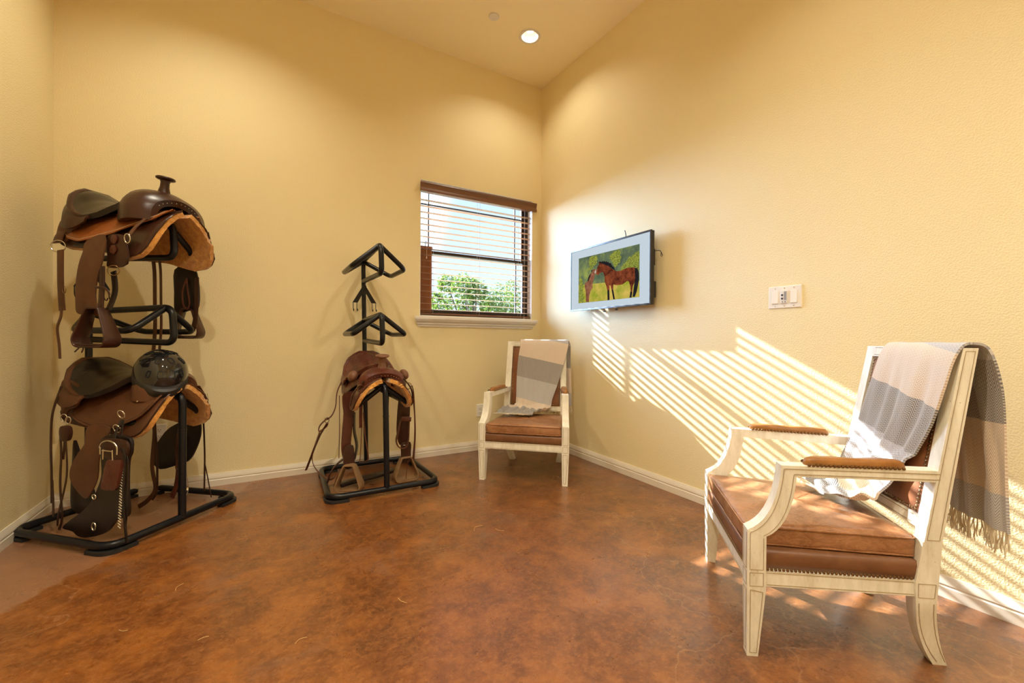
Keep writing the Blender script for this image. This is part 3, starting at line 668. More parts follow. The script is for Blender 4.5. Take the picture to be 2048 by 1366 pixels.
    for z in (.232,.269):
        m.ribbon([(-.268,.0055,z),(.268,.0055,z)],.0018,.001,(0,0,1),1)
        for sg in (1,-1): m.ribbon([sidefn(sg)(.06,z,.0055),sidefn(sg)(.48,z,.0055)],.0018,.001,(0,0,1),1)
    m.build('seat_rail',[M_paint,M_glaze],R_,angle=30)
    def outl(x0,x1,y0,y1,r=.02,n=5):
        c=[(-x0,y0),(x0,y0),(x1,y1),(-x1,y1)]; P=fillet([(a,b_,0) for a,b_ in c],r,n,True); q=[]
        P=[(p.x,p.y) for p in P]
        for i in range(len(P)):
            a=P[i]; b_=P[(i+1)%len(P)]; L=math.hypot(b_[0]-a[0],b_[1]-a[1]); k=max(1,int(L/.03))
            q+=[(lerp(a[0],b_[0],j/k),lerp(a[1],b_[1],j/k)) for j in range(k)]
        return q
    m=MB(); ol=outl(.300,.252,.004,.500,.012); m.slab(ol,[(.006,.275),(.003,.279),(0,.295),(0,.318),(.006,.332),(.03,.336)]); sb_=m.build('seat_band',M_seatbox,R_,angle=60)
    m=MB(); nail_row(m,[(-.266,.003,.281),(.266,.003,.281)],.0040,(0,-1,0),.0100); m.build('nailhead_trim',M_brass,sb_)
    for sg in (1,-1):
        m=MB(); nail_row(m,[sidefn(sg)(.062,.281,.0045),sidefn(sg)(.482,.281,.0045)],.0050,(sg,-.15,0),.0118); m.build('nailhead_trim',M_brass,sb_)
    rr=random.Random(sum(map(ord,label))); ph=rr.uniform(0,6)
    def ztop(base,crown):
        def f(u,v):
            k=max(0,1-(u/.27)**2)*max(0,1-((v-.25)/.26)**2)
            return base+crown*k**.6+.0035*sin(u*38+ph+v*9)*sin(v*26+u*7)*min(1,k*3+.2)
        return f
    ol=outl(.270,.238,.004,.498,.022)
    m=MB(); m.slab(ol,[(.012,.334),(.004,.340),(0,.350),(.0015,.365),(.0,.380),(.003,.392),(.008,ztop(.400,.004)),(.03,ztop(.402,.012)),(.06,ztop(.402,.020)),(.10,ztop(.402,.024)),(.15,ztop(.402,.027)),(.20,ztop(.402,.028)),(.25,ztop(.402,.028)),(.30,ztop(.402,.028))])
    # creases pressed into the cushion edge
    nv=[]
    for x,y,z in m.v:
        if z<.40:
            k=.0028*sin(x*55+ph)*sin(z*70)+.002*sin(y*47+x*20); d=math.hypot(x,y-.25); x+=x/d*k; y+=(y-.25)/d*k
        nv.append((x,y,z))
    m.v=nv; cu=m.build('seat_cushion',M_cushion,R_,angle=70)
    for zz in (.3955,.3415):
        m=MB(); m.tube([(x*(1-.006),y,zz) for x,y in ol],.0030,6,True); m.build('piping',M_cushion,cu)
    return R_
C1=(1.5386,1.0144,.7606); C2=(1.5413,2.5098,-.8338)
def chair_rz(t): return math.atan2(-cos(t),-sin(t))
armchair('armchair','near distressed-white armchair with tan leather seat in the sun stripes at right',(C1[0],C1[1],0),chair_rz(C1[2]))
armchair('armchair','distressed-white armchair with tan leather seat in the far corner by the window',(C2[0],C2[1],0),chair_rz(C2[2]))

# ---------------------------------------------------------------- wool throws over the chair backs
def throw(name,label,loc,rz,seed,rows,fold=1.0):
    R_=empty(name,loc,rz); tag(R_,label,'blanket','grey and beige wool throws on the armchairs')
    rr=random.Random(seed); ph=[rr.uniform(0,6.28) for _ in range(8)]
    # rows: (y, z, x0, x1, V, foldamp, normal y, normal z)
    sub=6; RR=[]
    for i in range(len(rows)-1):
        a=rows[i-1] if i>0 else rows[i]; b=rows[i]; c=rows[i+1]; d=rows[i+2] if i+2<len(rows) else rows[i+1]
        for k in range(sub):
            t=k/sub; RR.append([0.5*(2*b[j]+(c[j]-a[j])*t+(2*a[j]-5*b[j]+4*c[j]-d[j])*t*t+(3*b[j]-a[j]-3*c[j]+d[j])*t**3) if j<4 else lerp(b[j],c[j],t) for j in range(8)])
    RR.append(list(rows[-1])); NU=44; G=[]; UVs=[]
    for i,(y,z,x0,x1,V,am,ny,nz) in enumerate(RR):
        row=[]; uvr=[]
        for j in range(NU+1):
            a=j/NU; x=lerp(x0,x1,a); q=a*6.28
            f=am*fold*(.5*sin(q*2.1+ph[0]+z*3)+.35*sin(q*3.7+ph[1]-y*9)+.25*sin(q*5.9+ph[2]+z*11))
            if am>.015: f=abs(f)*1.2+am*.3*sin(x*31+ph[3]+y*40)*sin(y*55+ph[4]); f=max(f,-.002)
            row.append(Vector((x,y+ny*f,z+nz*f))); uvr.append((a*.44, V-(.20*(x-.06) if V>0.0 else .0)))
        G.append(row); UVs.append(uvr)
    m=MB(); m.sheet(G,.007); o=m.build('cloth',M_throw,R_,angle=80,recalc=False)
    n=len(G); mm=NU+1; uvl=o.data.uv_layers.new(name='UVMap'); flatuv=[u for r in UVs for u in r]*2
    for lp in o.data.loops: uvl.data[lp.index].uv=flatuv[lp.vertex_index]
    # fringes at both ends
    for end in (0,1):
        m=MB(); edge=G[0] if end==0 else G[-1]; prev=G[1] if end==0 else G[-2]
        dirv=(edge[20]-prev[20]).normalized()
        for j in range(0,NU+1):
            for rep in range(2 if end==0 else 1):
                p0=edge[j]+Vector((rr.uniform(-.002,.002),0,0)); L=rr.uniform(.050,.075) if end==0 else rr.uniform(.045,.065)
                dx=rr.uniform(-.012,.012); dy=rr.uniform(-.006,.006)
                if end==0: pts=[p0,p0+Vector((dx*.4+.004*sin(j),dy*.3,-L*.4)),p0+Vector((dx,dy,-L*.75)),p0+Vector((dx*.6,dy,-L))]
                else: pts=[p0,p0+dirv*L*.4+Vector((dx*.5,0,.002)),p0+dirv*L*.75+Vector((dx*1.5,0,-.002)),p0+dirv*L+Vector((dx*2,dy,-.003))]
                m.tube(smoothline(pts,3),.0015,5)
        m.build('fringe',M_fringe,R_)
    return R_
BACKROWS=[(.705,.445,-.01,.262,-.62,.012,1,0),(.702,.60,-.015,.258,-.465,.011,1,0),(.698,.74,-.02,.252,-.36,.010,1,0),(.690,.86,-.05,.250,-.24,.007,1,0),(.672,.955,-.085,.250,-.165,.002,1,0),(.655,.990,-.105,.248,-.155,.001,.5,1),(.625,.9985,-.115,.248,-.012,.001,0,1),(.600,.990,-.118,.248,.01,.001,-.5,1)]
throw('wool_throw','grey and beige herringbone wool throw with fringe draped over the near armchair',(C1[0],C1[1],0),chair_rz(C1[2]),5,
  BACKROWS+[(.578,.945,-.118,.248,.055,.003,-1,0),(.560,.86,-.125,.244,.14,.009,-1,0),(.540,.75,-.145,.222,.25,.013,-1,0),(.520,.64,-.165,.172,.36,.0149,-1,0),(.495,.53,-.185,.130,.47,.022,-1,0),(.468,.475,-.215,.125,.54,.034,-.7,.7),
  (.440,.450,-.240,.125,.60,.048,0,1),(.405,.446,-.255,.105,.66,.052,0,1),(.370,.440,-.262,.045,.72,.036,0,1),(.345,.436,-.262,-.020,.77,.006,0,1)])
throw('wool_throw','grey and beige wool throw draped over the armchair in the far corner',(C2[0],C2[1],0),chair_rz(C2[2]),11,
  [(a,b_,c+.0,d+.025,e,f,g,h) for a,b_,c,d,e,f,g,h in BACKROWS[:5]]+[(a,b_,c-.02,d+.015,e,f,g,h) for a,b_,c,d,e,f,g,h in BACKROWS[5:]]+[(.578,.945,-.135,.262,.055,.001,-1,0),(.560,.86,-.145,.245,.14,.003,-1,0),(.540,.75,-.152,.215,.25,.005,-1,0),(.518,.64,-.152,.185,.36,.007,-1,0),(.495,.52,-.150,.145,.48,.008,-1,0),(.474,.455,-.160,.135,.55,.020,-.7,.7),
  (.430,.442,-.200,.115,.62,.034,0,1),(.370,.440,-.235,.075,.69,.034,0,1),(.310,.436,-.255,.035,.75,.020,0,1),(.265,.434,-.262,-.010,.79,.004,0,1)],.8)

# ================================================================ SADDLE RACKS
def stand(name,label,loc,rz,lean=0.0):
    R_=empty(name,(loc[0],loc[1],0),rz); tag(R_,label,'saddle rack','tall saddle racks against the back wall')
    def L(pts): return [(p[0]+lean*p[2],p[1],p[2]) for p in pts]
    r=.0185
    base=fillet([(-.345,0,.036),(.345,0,.036),(.325,.655,.036),(-.325,.655,.036)],.085,7,True)
    m=MB(); m.tube(base,r,14,True); m.build('base_frame',M_black,R_,angle=60)
    for (cx,cy,a0) in ((-.345,0,0),(.345,0,1),(.325,.655,2),(-.325,.655,3)):
        sx_=-1 if cx<0 else 1; sy_=-1 if cy<.3 else 1; m=MB(); d=.085
        path=fillet([(cx-sx_*.115,cy,.009),(cx,cy,.009),(cx,cy-sy_*.115,.009)],d,7)
        m.ribbon(path,.018,.040,(0,0,1)); m.build('foot',M_rubber,R_,angle=40)
    front=fillet([(0,0,.04),(0,0,.700),(0,.640,.700)],.07,8)
    m=MB(); m.tube(L(front),r,14); m.tube(L([(0,0,.500),(0,0,.508)]),r+.0012,16); m.tube(L([(0,.02,.57),(0,.64,.57)]),r*.8,12) if False else None
    fp_=m.build('rack_post',M_black,R_,angle=60)
    m=MB(); m.tube(L([(0,.655,.036),(0,.655,1.622)]),.0165,14); m.tube(L([(0,.655,1.622),(0,.655,1.628)]),[.0165,.006],14); m.build('rack_post',M_black,R_,angle=60)
    def wings(zr,zw,yf,yb_,zback):
        for sg in (-1,1):
            m=MB(); m.tube(L(fillet([(sg*.004,yf,zr),(sg*.168,yf+.01,zw),(sg*.168,yb_,zw),(sg*.008,.645,zback)],[.05]*4,7)),.0165,14)
            m.build('rack_wing',M_black,rk_,angle=60)
    for zr,zn,zw in ((1.615,1.425,1.470),(1.160,.968,1.030)):
        m=MB(); m.tube(L(fillet([(0,.655,zr-.02),(0,.07,zr),(0,.055,zn),(0,.655,zn+.015)],[.05,.055,.055,.05],8)),.0170,14); rk_=m.build('rack_loop',M_black,R_,angle=60)
        wings(zr-.004,zw,.11,.50,zr-.03)
    rk_=fp_
    wings(.690,.565,.06,.50,.665)
    # forked tack-hook bracket on the back post
    m=MB()
    for sg in (-1,1):
        m.prism([(sg*.012,1.345),(sg*.012,1.400),(sg*.088,1.272),(sg*.050,1.272)],lambda u,v,t:(u+lean*v,.628+t,v),0,.005)
    m.box(-.014+lean*1.35,.014+lean*1.35,.628,.640,1.335,1.405); hb=m.build('hook_bracket',M_black,R_,angle=30)
    for hx in (-.083,-.056,.056,.083):
        m=MB(); m.tube(L(smoothline([(hx,.630,1.274),(hx,.630,1.235),(hx,.622,1.214),(hx,.608,1.208),(hx,.600,1.222)],5)),.0026,8); m.build('hook',M_black,hb)
    return R_
OA=(-.392,2.838); TA=radians(47.8); OB=(.668,2.745); TB=0.0
stand('saddle_rack','black tubular three-tier rack at the left, carrying two saddles',OA,TA)
stand('saddle_rack','black tubular three-tier rack left of the window with one saddle on its lowest arm',OB,TB,-.020)

# ================================================================ SADDLES
DR=[30,46,.26]
def drape(t, off=0.0):
    """point (x,z) of the saddle side at distance t down from the ridge"""
    n=24; x=.028; z=0.030; h=t/n
    for i in range(n):
        a=radians(DR[0]+DR[1]*min(1,(i+.5)*h/DR[2])); x+=cos(a)*h; z-=sin(a)*h
    a=radians(DR[0]+DR[1]*min(1,t/DR[2])); return x+sin(a)*off, z+cos(a)*off
def saddle(name,label,loc,rz,zr,o_):
    R_=empty(name,(loc[0],loc[1],zr+.018),rz); tag(R_,label,'saddle'); Z0=zr+.018
    c=o_; DR[:]=c.get('dr',[30,46,.26])
    def dsheet(pn,mt,s0,s1,tt0,tb,off,thick,sg,parent=R_,ns=22,ntt=12,wave=0.0,flare=0.0,ang=60):
        m=MB(); G=[]
        for i in range(ns+1):
            s_=lerp(s0,s1,i/ns); T=tb(s_); row=[]
            for j in range(ntt+1):
                t=lerp(tt0(s_) if callable(tt0) else tt0,T,j/ntt); x,z=drape(t,off+wave*sin(s_*23+j*.9)*j/ntt+flare*(j/ntt)**2)
                row.append((sg*x,s_+c.get('sh',0),z))
            G.append(row)
        m.sheet(G,thick); return m.build(pn,mt,parent,angle=ang)
    def rounded(s0,s1,base,r0,r1,n=2.4):
        def f(s_):
            b_=base(s_); k=1.0
            if s_-s0<r0: q=1-(s_-s0)/r0; k=min(k,(1-q**n)**(1/n) if q<1 else 0)
            if s1-s_<r1: q=1-(s1-s_)/r1; k=min(k,(1-q**n)**(1/n) if q<1 else 0)
            return max(.02+.0,b_*(.38+.62*k) if c.get('soft',1) else b_*k)
        return f
    # skirts with fleece underneath
    s0,s1=c['skirt']; tb=rounded(s0,s1,lambda s_:interp(s_,[s0,.12,.3,s1],c['skb']),.10,.12)
    for sg in (-1,1):
        sk=dsheet('skirt',c['m_skirt'],s0,s1,.0,tb,.0,.006,sg,wave=.002)
        m=MB(); rr=random.Random(9+sg); G=[]
        for i in range(29):
            s_=lerp(s0+c.get('fls',.004),s1+.005,i/28); T=tb(min(max(s_,s0),s1))+.006; row=[]
            for j in range(17):
                x,z=drape(T*j/16,-.017+rr.uniform(-.002,.002)); row.append((sg*x,s_+c.get('sh',0)+rr.uniform(-.001,.001),z))
            G.append(row)
        m.sheet(G,.024); m.build('fleece_lining',M_fleece,sk,angle=80)
        m=MB(); G=[]
        pts=[]
        for i in range(25):
            s_=lerp(s0,s1,i/24); x,z=drape(tb(s_),.001); pts.append((sg*x,s_+c.get('sh',0),z))
        m.tube(pts,.004,6); m.build('binding',c['m_edge'],sk)
    # seat jockeys
    j0,j1=c['jock']
    for sg in (-1,1):
        jb=rounded(j0,j1,lambda s_:interp(s_,c['jx'],c['jb']),.06,.12)
        jk=dsheet('seat_jockey',c['m_jock'],j0,j1,.03,jb,.012,.005,sg,wave=.003,flare=.010)
        m=MB(); pts=[]
        for i in range(25):
            s_=lerp(j0+.01,j1-.01,i/24); x,z=drape(jb(s_)-.010,.017+.009); pts.append((sg*x,s_+c.get('sh',0),z))
        m.tube(pts,.0009,5); m.build('stitching',M_fringe if c.get('stitch') else c['m_edge'],jk)
        # concho with ring
        for s_,t_ in c.get('conchos',[(.16,.12)]):
            x,z=drape(t_,.026); m=MB(); q=Vector((sg*.75,0,.6)).to_track_quat('Z','Y').to_matrix().to_4x4()
            m.lathe([(.011,0),(.011,.0025),(.006,.005)],14,Matrix.Translation((sg*x,s_+c.get('sh',0),z))@q); m.build('concho',M_chrome,jk)
    # seat: dished pad
    def zc(s_): return interp(s_,[.14,.20,.27,.34,.42,.50,.56,.61],c['zc'])
    def sw(s_): return interp(s_,[.14,.18,.24,.31,.38,.46,.52,.57,.605],c['sw'])
    m=MB(); G=[]; n=26; rim=[]
    for i in range(n+1):
        s_=lerp(.145,.605,i/n); Wd=max(sw(s_),.012); row=[]
        for j in range(17):
            a=-1+2*j/16; v=Wd*a; dish=.020*(1-a*a)*interp(s_,[.2,.35,.5,.58],[0,.7,1,.2]); z=zc(s_)-c['drop']*v*v-dish
            row.append((v,s_+c.get('sh',0),z))
        G.append(row)
        if s_>.36: rim.append((row[0],row[-1]))
    m.sheet(G,.026); seat=m.build('seat',c['m_seat'],R_,angle=60)
    # cantle: rolled rim and back
    path=[Vector(a) for a,b_ in rim]+[Vector(b_) for a,b_ in rim[::-1]]
    path=[p+Vector((0,0,.004)) for p in path]; m=MB(); m.tube(path,[.008+.010*sin(pi*k/(len(path)-1)) for k in range(len(path))],10)
    rows=[]; 
    for k,p in enumerate(path):
        f=sin(pi*k/(len(path)-1)); lo=Vector((p.x*1.10,p.y+.010+.03*f,p.z-.035-.085*f)); rows.append([p,p*.5+lo*.5+Vector((p.x*.04,.012*f,0)),lo])
    m.sheet(rows,.010); m.build('cantle',c['m_cantle'],R_,angle=60)
    # swell (pommel) arch
    secs=c['swell']; m=MB(); rows=[]
    for (s_,a_,h_,th) in secs:
        row=[]
        for k in range(19):
            p_=pi*k/18; x=a_*cos(p_); zz=-.045+(h_+.045)*max(0,sin(p_))**.62; row.append((x,s_+c.get('sh',0)-.02*(1-abs(cos(p_))),zz))
        for k in range(18,-1,-1):
            p_=pi*k/18; x=(a_-th)*cos(p_); zz=-.045+(h_+.045-th)*max(0,sin(p_))**.7; row.append((x,s_+c.get('sh',0),zz))
        rows.append(row)
    m.grid(rows,True,False,0,False)
    nn=len(rows[0])//2
    for ri in (0,-1):   # close front and rear faces of the arch
        rw=rows[ri]
        for k in range(nn-1): m.add([rw[k],rw[k+1],rw[2*nn-2-k],rw[2*nn-1-k]],[(0,1,2,3)])
    m.build('swell',c['m_swell'],R_,angle=60)
    m=MB()
    for i in range(11):
        p_=radians(38+10.4*i); s_,a_,h_,th=secs[0]; x=(a_-.010)*cos(p_); zz=-.045+(h_+.040)*max(0,sin(p_))**.62; m.lathe([(.003,0),(.002,.003)],8,Matrix.Translation((x,s_+c.get('sh',0)-.02*(1-abs(cos(p_)))-.001,zz-.010))@Matrix.Rotation(radians(90),4,'X'))
    m.build('tack_row',M_chrome,R_)
    if c.get('horn'):
        hx,hs,hz=c['horn']; m=MB(); T=Matrix.Translation((hx,hs,hz))@Matrix.Rotation(radians(8),4,'X')
        m.lathe([(.036,-.05),(.027,-.02),(.021,.005),(.020,.030),(.024,.040),(.036,.043),(.043,.047),(.044,.052),(.040,.058),(.022,.061),(.004,.061)],24,T); m.build('horn',c['m_horn'],R_,angle=50)
    return R_,Z0
def vplate(R_,Z0,pn,mt,poly,x,thick,puff=.004,tilt=0.0,bow=0.0,parent=None,smooth=3):
    """leather plate hanging in the side plane; poly in (s, absolute z)"""
    m=MB(); pp=smoothpoly(poly,smooth) if smooth else poly; zt=max(p[1] for p in poly)
    m.puffplate(pp,lambda u,v,h:(x+math.copysign(1,x)*(h+tilt*(zt-v)+bow*sin(pi*(zt-v)/max(.05,zt-min(q[1] for q in poly)))),u,v-Z0),thick,puff,5)
    return m.build(pn,mt,parent or R_,angle=60)
def vprism(R_,Z0,pn,mt,poly,x,thick,smooth=4,bevel=.006):
    m=MB(); m.prism(smoothpoly(poly,smooth),lambda u,v,t:(x-t,u,v-Z0),-thick/2,thick/2); return m.build(pn,mt,R_,angle=40,bevel=bevel)
def fplate(R_,Z0,pn,mt,poly,org,ang,thick,puff=.004,parent=None,smooth=3):
    """plate in a vertical plane through org turned by ang; poly in (u, absolute z)"""
    m=MB(); pp=smoothpoly(poly,smooth) if smooth else poly; ca,sa=cos(ang),sin(ang)
    m.puffplate(pp,lambda u,v,h:(org[0]+(u-org[2])*ca-h*sa,org[1]+(u-org[2])*sa+h*ca,v-Z0),thick,puff,5); return m.build(pn,mt,parent or R_,angle=60)
def strap(R_,Z0,pn,mt,pts,width,thick=.004,wdir=(0,1,0),parent=None,n=6,flat=True):
    """pts are (x, s, absolute z)"""
    P=smoothline([(a,b,z-Z0) for a,b,z in pts],n); m=MB()
    if flat: m.ribbon(P,width,thick,wdir)
    else: m.tube(P,width/2,8)
    return m.build(pn,mt,parent or R_,angle=50)
def stirrup(R_,Z0,c,ang,mt,w_top=.050,w_bot=.125,h=.155,strapw=.060,th=.009,tread=None,parent=None):
    """trapezoid stirrup hanging from c=(x,s,z top); ang turns the opening"""
    loop=fillet([(-w_top/2,0,0),(w_top/2,0,0),(w_bot/2,0,-h*.80),(w_bot/2*.82,0,-h),(-w_bot/2*.82,0,-h),(-w_bot/2,0,-h*.80)],[.012,.012,.03,.02,.02,.03],5,True)
    ca,sa=cos(ang),sin(ang); P=[Vector((c[0]+p.x*ca,c[1]+p.x*sa,c[2]-Z0+p.z)) for p in loop]; m=MB()
    ws=[strapw*(.62+.38*min(1,-p.z/h*1.2)) for p in loop]; m.ribbon(P,ws,th,(-sa,ca,0),0,True); st=m.build('stirrup',mt,parent or R_,angle=45)
    m=MB(); wx=w_bot*.80; rows=[[Vector((c[0]+u*ca-v*sa,c[1]+u*sa+v*ca,c[2]-Z0-h+zz)) for v,zz in ((-strapw*.45,.006),(strapw*.45,.006),(strapw*.45,.014),(-strapw*.45,.014))] for u in (-wx/2,wx/2)]
    m.grid(rows,True,False,0,True); m.build('tread',tread or M_stirwood,st,angle=40); return st
def ring(R_,Z0,c,r,ax,parent=None,mt=None,name='ring',rw=.0022,sq=1.0):
    q=Vector(ax).to_track_quat('Z','Y').to_matrix(); m=MB()
    m.tube([Vector((c[0],c[1],c[2]-Z0))+q@Vector((r*cos(2*pi*k/20)*sq,r*sin(2*pi*k/20),0)) for k in range(20)],rw,8,True); return m.build(name,mt or M_chrome,parent or R_)

# ---- saddle 1: top tier of the left rack
R1,Z1=saddle('western_saddle','western saddle with black seat and orange-tan flaps on the top arm of the left rack',OA,TA,1.615,dict(
  skirt=(-.03,.64),skb=[.31,.33,.28,.24],jock=(-.02,.60),jx=[-.02,.08,.2,.3,.42,.60],jb=[.10,.155,.205,.225,.245,.20],
  zc=[.135,.125,.095,.082,.090,.125,.160,.172],sw=[.05,.06,.105,.150,.178,.185,.170,.130,.055],drop=3.4,stitch=1,conchos=[(.13,.10),(.52,.10)],
  swell=[(.035,.140,.088,.030),(.060,.182,.112,.036),(.105,.198,.136,.040),(.160,.190,.150,.040),(.215,.165,.142,.035),(.255,.125,.118,.028)],
  horn=(0,.125,.168),m_skirt=M_dk,m_edge=M_dk,m_jock=M_or,m_seat=M_blk,m_cantle=M_dk,m_swell=M_dk,m_horn=M_dk))
A1_fender=[(0.300,1.470),(0.190,1.497),(0.18,1.383),(0.204,1.298),(0.218,1.22),(0.218,1.169),(0.194,1.098),(0.241,1.109),(0.278,1.141),(0.311,1.109),(0.347,1.12),(0.349,1.171),(0.345,1.244),(0.331,1.352),(0.312,1.416)]
vplate(R1,Z1,'fender',M_mid,A1_fender,-.235,.006,.003,.03,.012)
vplate(R1,Z1,'rigging_panel',M_dk,[(0.193,1.495),(0.101,1.495),(0.083,1.455),(0.078,1.355),(0.192,1.34),(0.197,1.387)],-.215,.010,.003)
for (a,b_) in ((.145,1.475),(.150,1.425)):
    m=MB(); m.slab([(.020*cos(k*pi/8),.022*sin(k*pi/8)) for k in range(16)],[(0,-.001),(0,.003),(.004,.005)]); m.v=[(-.226-z,a+x,b_-Z1+y) for x,y,z in m.v]; m.build('latigo_keeper',M_red,R1)
strap(R1,Z1,'rigging_strap',M_mid,[(-.170,.03,1.585),(-.200,.045,1.540),(-.222,.058,1.490)],.022,.006)
ring(R1,Z1,(-.228,.060,1.475),.022,(1,0,.1),rw=.003,name='rigging_ring',sq=.8)
ring(R1,Z1,(-.232,.140,1.322),.024,(1,.6,0),rw=.0022,name='cinch_ring',mt=M_brass)
A1s=stirrup(R1,Z1,(-.262,.200,1.135),radians(-82),M_dk,.062,.175,.185,.085,.010,M_dk)
strap(R1,Z1,'stirrup_strap',M_dk,[(-.250,.185,1.34),(-.252,.182,1.25),(-.255,.185,1.13)],.030,.008)
strap(R1,Z1,'stirrup_strap',M_vdk,[(-.215,.165,1.32),(-.225,.140,1.22),(-.245,.150,1.13)],.034,.006)
strap(R1,Z1,'keeper_strap',M_dk,[(-.26,.215,1.238),(-.263,.185,1.236),(-.262,.150,1.232),(-.262,.128,1.215),(-.262,.120,1.198)],.012,.003,(0,0,1))
strap(R1,Z1,'saddle_string',M_dk,[(-.30,.23,.957),(-.30,.25,.945),(-.302,.275,.925)],.006,.003,(0,0,1)); strap(R1,Z1,'saddle_string',M_dk,[(-.30,.23,.957),(-.30,.225,.940),(-.30,.235,.922)],.006,.003)
# rear housing, ring and hanging flank strap
vplate(R1,Z1,'housing',M_mid,[(0.590,1.600),(0.600,1.500),(0.520,1.495),(0.500,1.545),(0.45,1.58),(0.53,1.615)],-.165,.008,.006,.1)
strap(R1,Z1,'rigging_strap',M_mid,[(-.165,.555,1.57),(-.19,.560,1.52),(-.200,.560,1.480)],.060,.006)
ring(R1,Z1,(-.205,.545,1.462),.030,(1,.3,0),rw=.0025,name='flank_ring',sq=1.2)
strap(R1,Z1,'flank_strap',M_mid,[(-.210,.520,1.440),(-.213,.515,1.38),(-.214,.512,1.27),(-.214,.505,1.18),(-.214,.500,1.13)],.042,.006)
strap(R1,Z1,'flank_billet',M_mid,[(-.216,.502,1.150),(-.220,.500,1.10),(-.222,.520,1.04),(-.222,.508,.96),(-.222,.502,.885)],.016,.004)
ring(R1,Z1,(-.220,.478,1.235),.018,(1,0,0),rw=.002,name='flank_buckle',sq=.6,mt=M_brass)
# far side
vplate(R1,Z1,'fender',M_vdk,[(0.305,1.40),(0.209,1.42),(0.146,1.38),(0.129,1.249),(0.145,1.164),(0.208,1.156),(0.271,1.139),(0.309,1.157),(0.31,1.27)],.205,.007,.006,.02)
stirrup(R1,Z1,(.215,.215,1.165),radians(-75),M_dk,.055,.150,.170,.070,.010,M_dk)
strap(R1,Z1,'stirrup_strap',M_dk,[(.20,.14,1.35),(.195,.135,1.22),(.20,.15,1.10),(.21,.18,1.04)],.030,.006)
strap(R1,Z1,'latigo_loop',M_red,[(.19,.20,1.345),(.186,.225,1.27),(.186,.22,1.19),(.186,.19,1.165),(.186,.175,1.20),(.186,.19,1.28),(.19,.20,1.345)],.010,.003)
for dx,l in ((0,.905),(.045,.925)):
    strap(R1,Z1,'flank_strap',M_mid,[(.15,.395-dx,1.45),(.15,.385-dx,1.37),(.15,.382-dx,1.20),(.15,.380-dx,1.05),(.15,.392-dx,l)],.026 if dx==0 else .016,.005)
ring(R1,Z1,(.15,.385,1.46),.018,(1,.4,0),name='flank_ring',mt=M_brass)
ring(R1,Z1,(.252,.09,1.49),.014,(0,1,.3),name='rigging_ring',mt=M_brass)

# ---- saddle 2: bottom tier of the left rack
R2,Z2=saddle('western_saddle','brown trail saddle with black seat under the helmet, low on the left rack',OA,TA,.700,dict(
  skirt=(-.02,.62),skb=[.28,.31,.28,.24],jock=(-.01,.52),jx=[-.02,.06,.16,.25,.34,.46,.60],jb=[.16,.22,.265,.275,.265,.24,.16],
  zc=[.105,.100,.088,.085,.098,.125,.150,.155],sw=[.07,.10,.150,.180,.198,.198,.180,.135,.060],drop=3.0,conchos=[(.10,.13),(.46,.10)],
  swell=[(.035,.120,.075,.028),(.070,.150,.098,.032),(.120,.155,.112,.034),(.170,.135,.105,.030)],
  horn=None,m_skirt=M_mid,m_edge=M_dk,m_jock=M_mid,m_seat=M_blk,m_cantle=M_mid,m_swell=M_mid,m_horn=M_dk))
vplate(R2,Z2,'fender',M_mid,[(0.275,0.56),(0.141,0.56),(0.161,0.485),(0.185,0.418),(0.195,0.313),(0.244,0.233),(0.286,0.205),(0.351,0.261),(0.372,0.308),(0.362,0.358),(0.325,0.419),(0.280,0.479)],-.245,.006,.004,.02,.01)
hood=[(0.138,0.504),(0.082,0.534),(-0.030,0.525),(-0.040,0.461),(-0.022,0.413),(-0.018,0.288),(-0.024,0.165),(0.041,0.135),(0.101,0.074),(0.151,0.050),(0.234,0.030),(0.286,0.034),(0.318,0.052),(0.381,0.062),(0.339,0.10),(0.271,0.143),(0.214,0.19),(0.173,0.249),(0.137,0.331),(0.138,0.417)]
vprism(R2,Z2,'hooded_stirrup',M_vdk,hood,-.276,.016)
vplate(R2,Z2,'tooled_pouch',M_red,[(0.067,0.413),(0.038,0.425),(-0.012,0.428),(-0.022,0.415),(0.007,0.297),(0.037,0.285),(0.087,0.283),(0.097,0.306)],-.304,.014,.004)
vplate(R2,Z2,'hood_facing',M_dk,[(0.125,0.50),(0.080,0.520),(-0.034,0.515),(-0.046,0.461),(-0.012,0.420),(.09,.430),(.122,.45)],-.296,.010,.004)
m=MB(); m.tube([(-.316,.045+.052*cos(a),.480+.036*sin(a)-Z2) for a in [pi*k/14 for k in range(15)]]+[(-.316,-.007,.455-Z2)],.0035,8); m.tube([(-.316,.093,.482-Z2),(-.316,.093,.450-Z2)],.0035,8)
m.tube([(-.318,.078,.470-Z2),(-.318,.012,.468-Z2)],.003,8); m.tube([(-.318,.072,.475-Z2),(-.318,.074,.428-Z2)],.003,8); m.tube([(-.318,.018,.475-Z2),(-.318,.016,.428-Z2)],.003,8); m.build('buckle',M_chrome,R2)
m=MB()
for i in range(22):
    z=.385-.013*i; s_=-.008+.0009*i; m.tube([(-.292,s_+.010,z-Z2),(-.294,s_-.008,z-.008-Z2)],.0022,6)
m.build('laced_edge',M_fringe,R2)
ring(R2,Z2,(-.294,.165,.095),.018,(1,0,0),rw=.003,name='hood_ring',sq=.65)
ring(R2,Z2,(-.290,.170,.235),.011,(1,0,0),rw=.003,name='hood_ring')
strap(R2,Z2,'saddle_string',M_vdk,[(-.25,.06,.60),(-.29,.045,.52),(-.305,-.035,.45),(-.305,-.030,.27),(-.302,-.035,.13),(-.300,-.045,.045)],.014,.004)
strap(R2,Z2,'saddle_string',M_vdk,[(-.25,.05,.60),(-.28,.02,.50),(-.302,-.050,.42),(-.300,-.048,.25),(-.298,-.030,.10)],.010,.004)
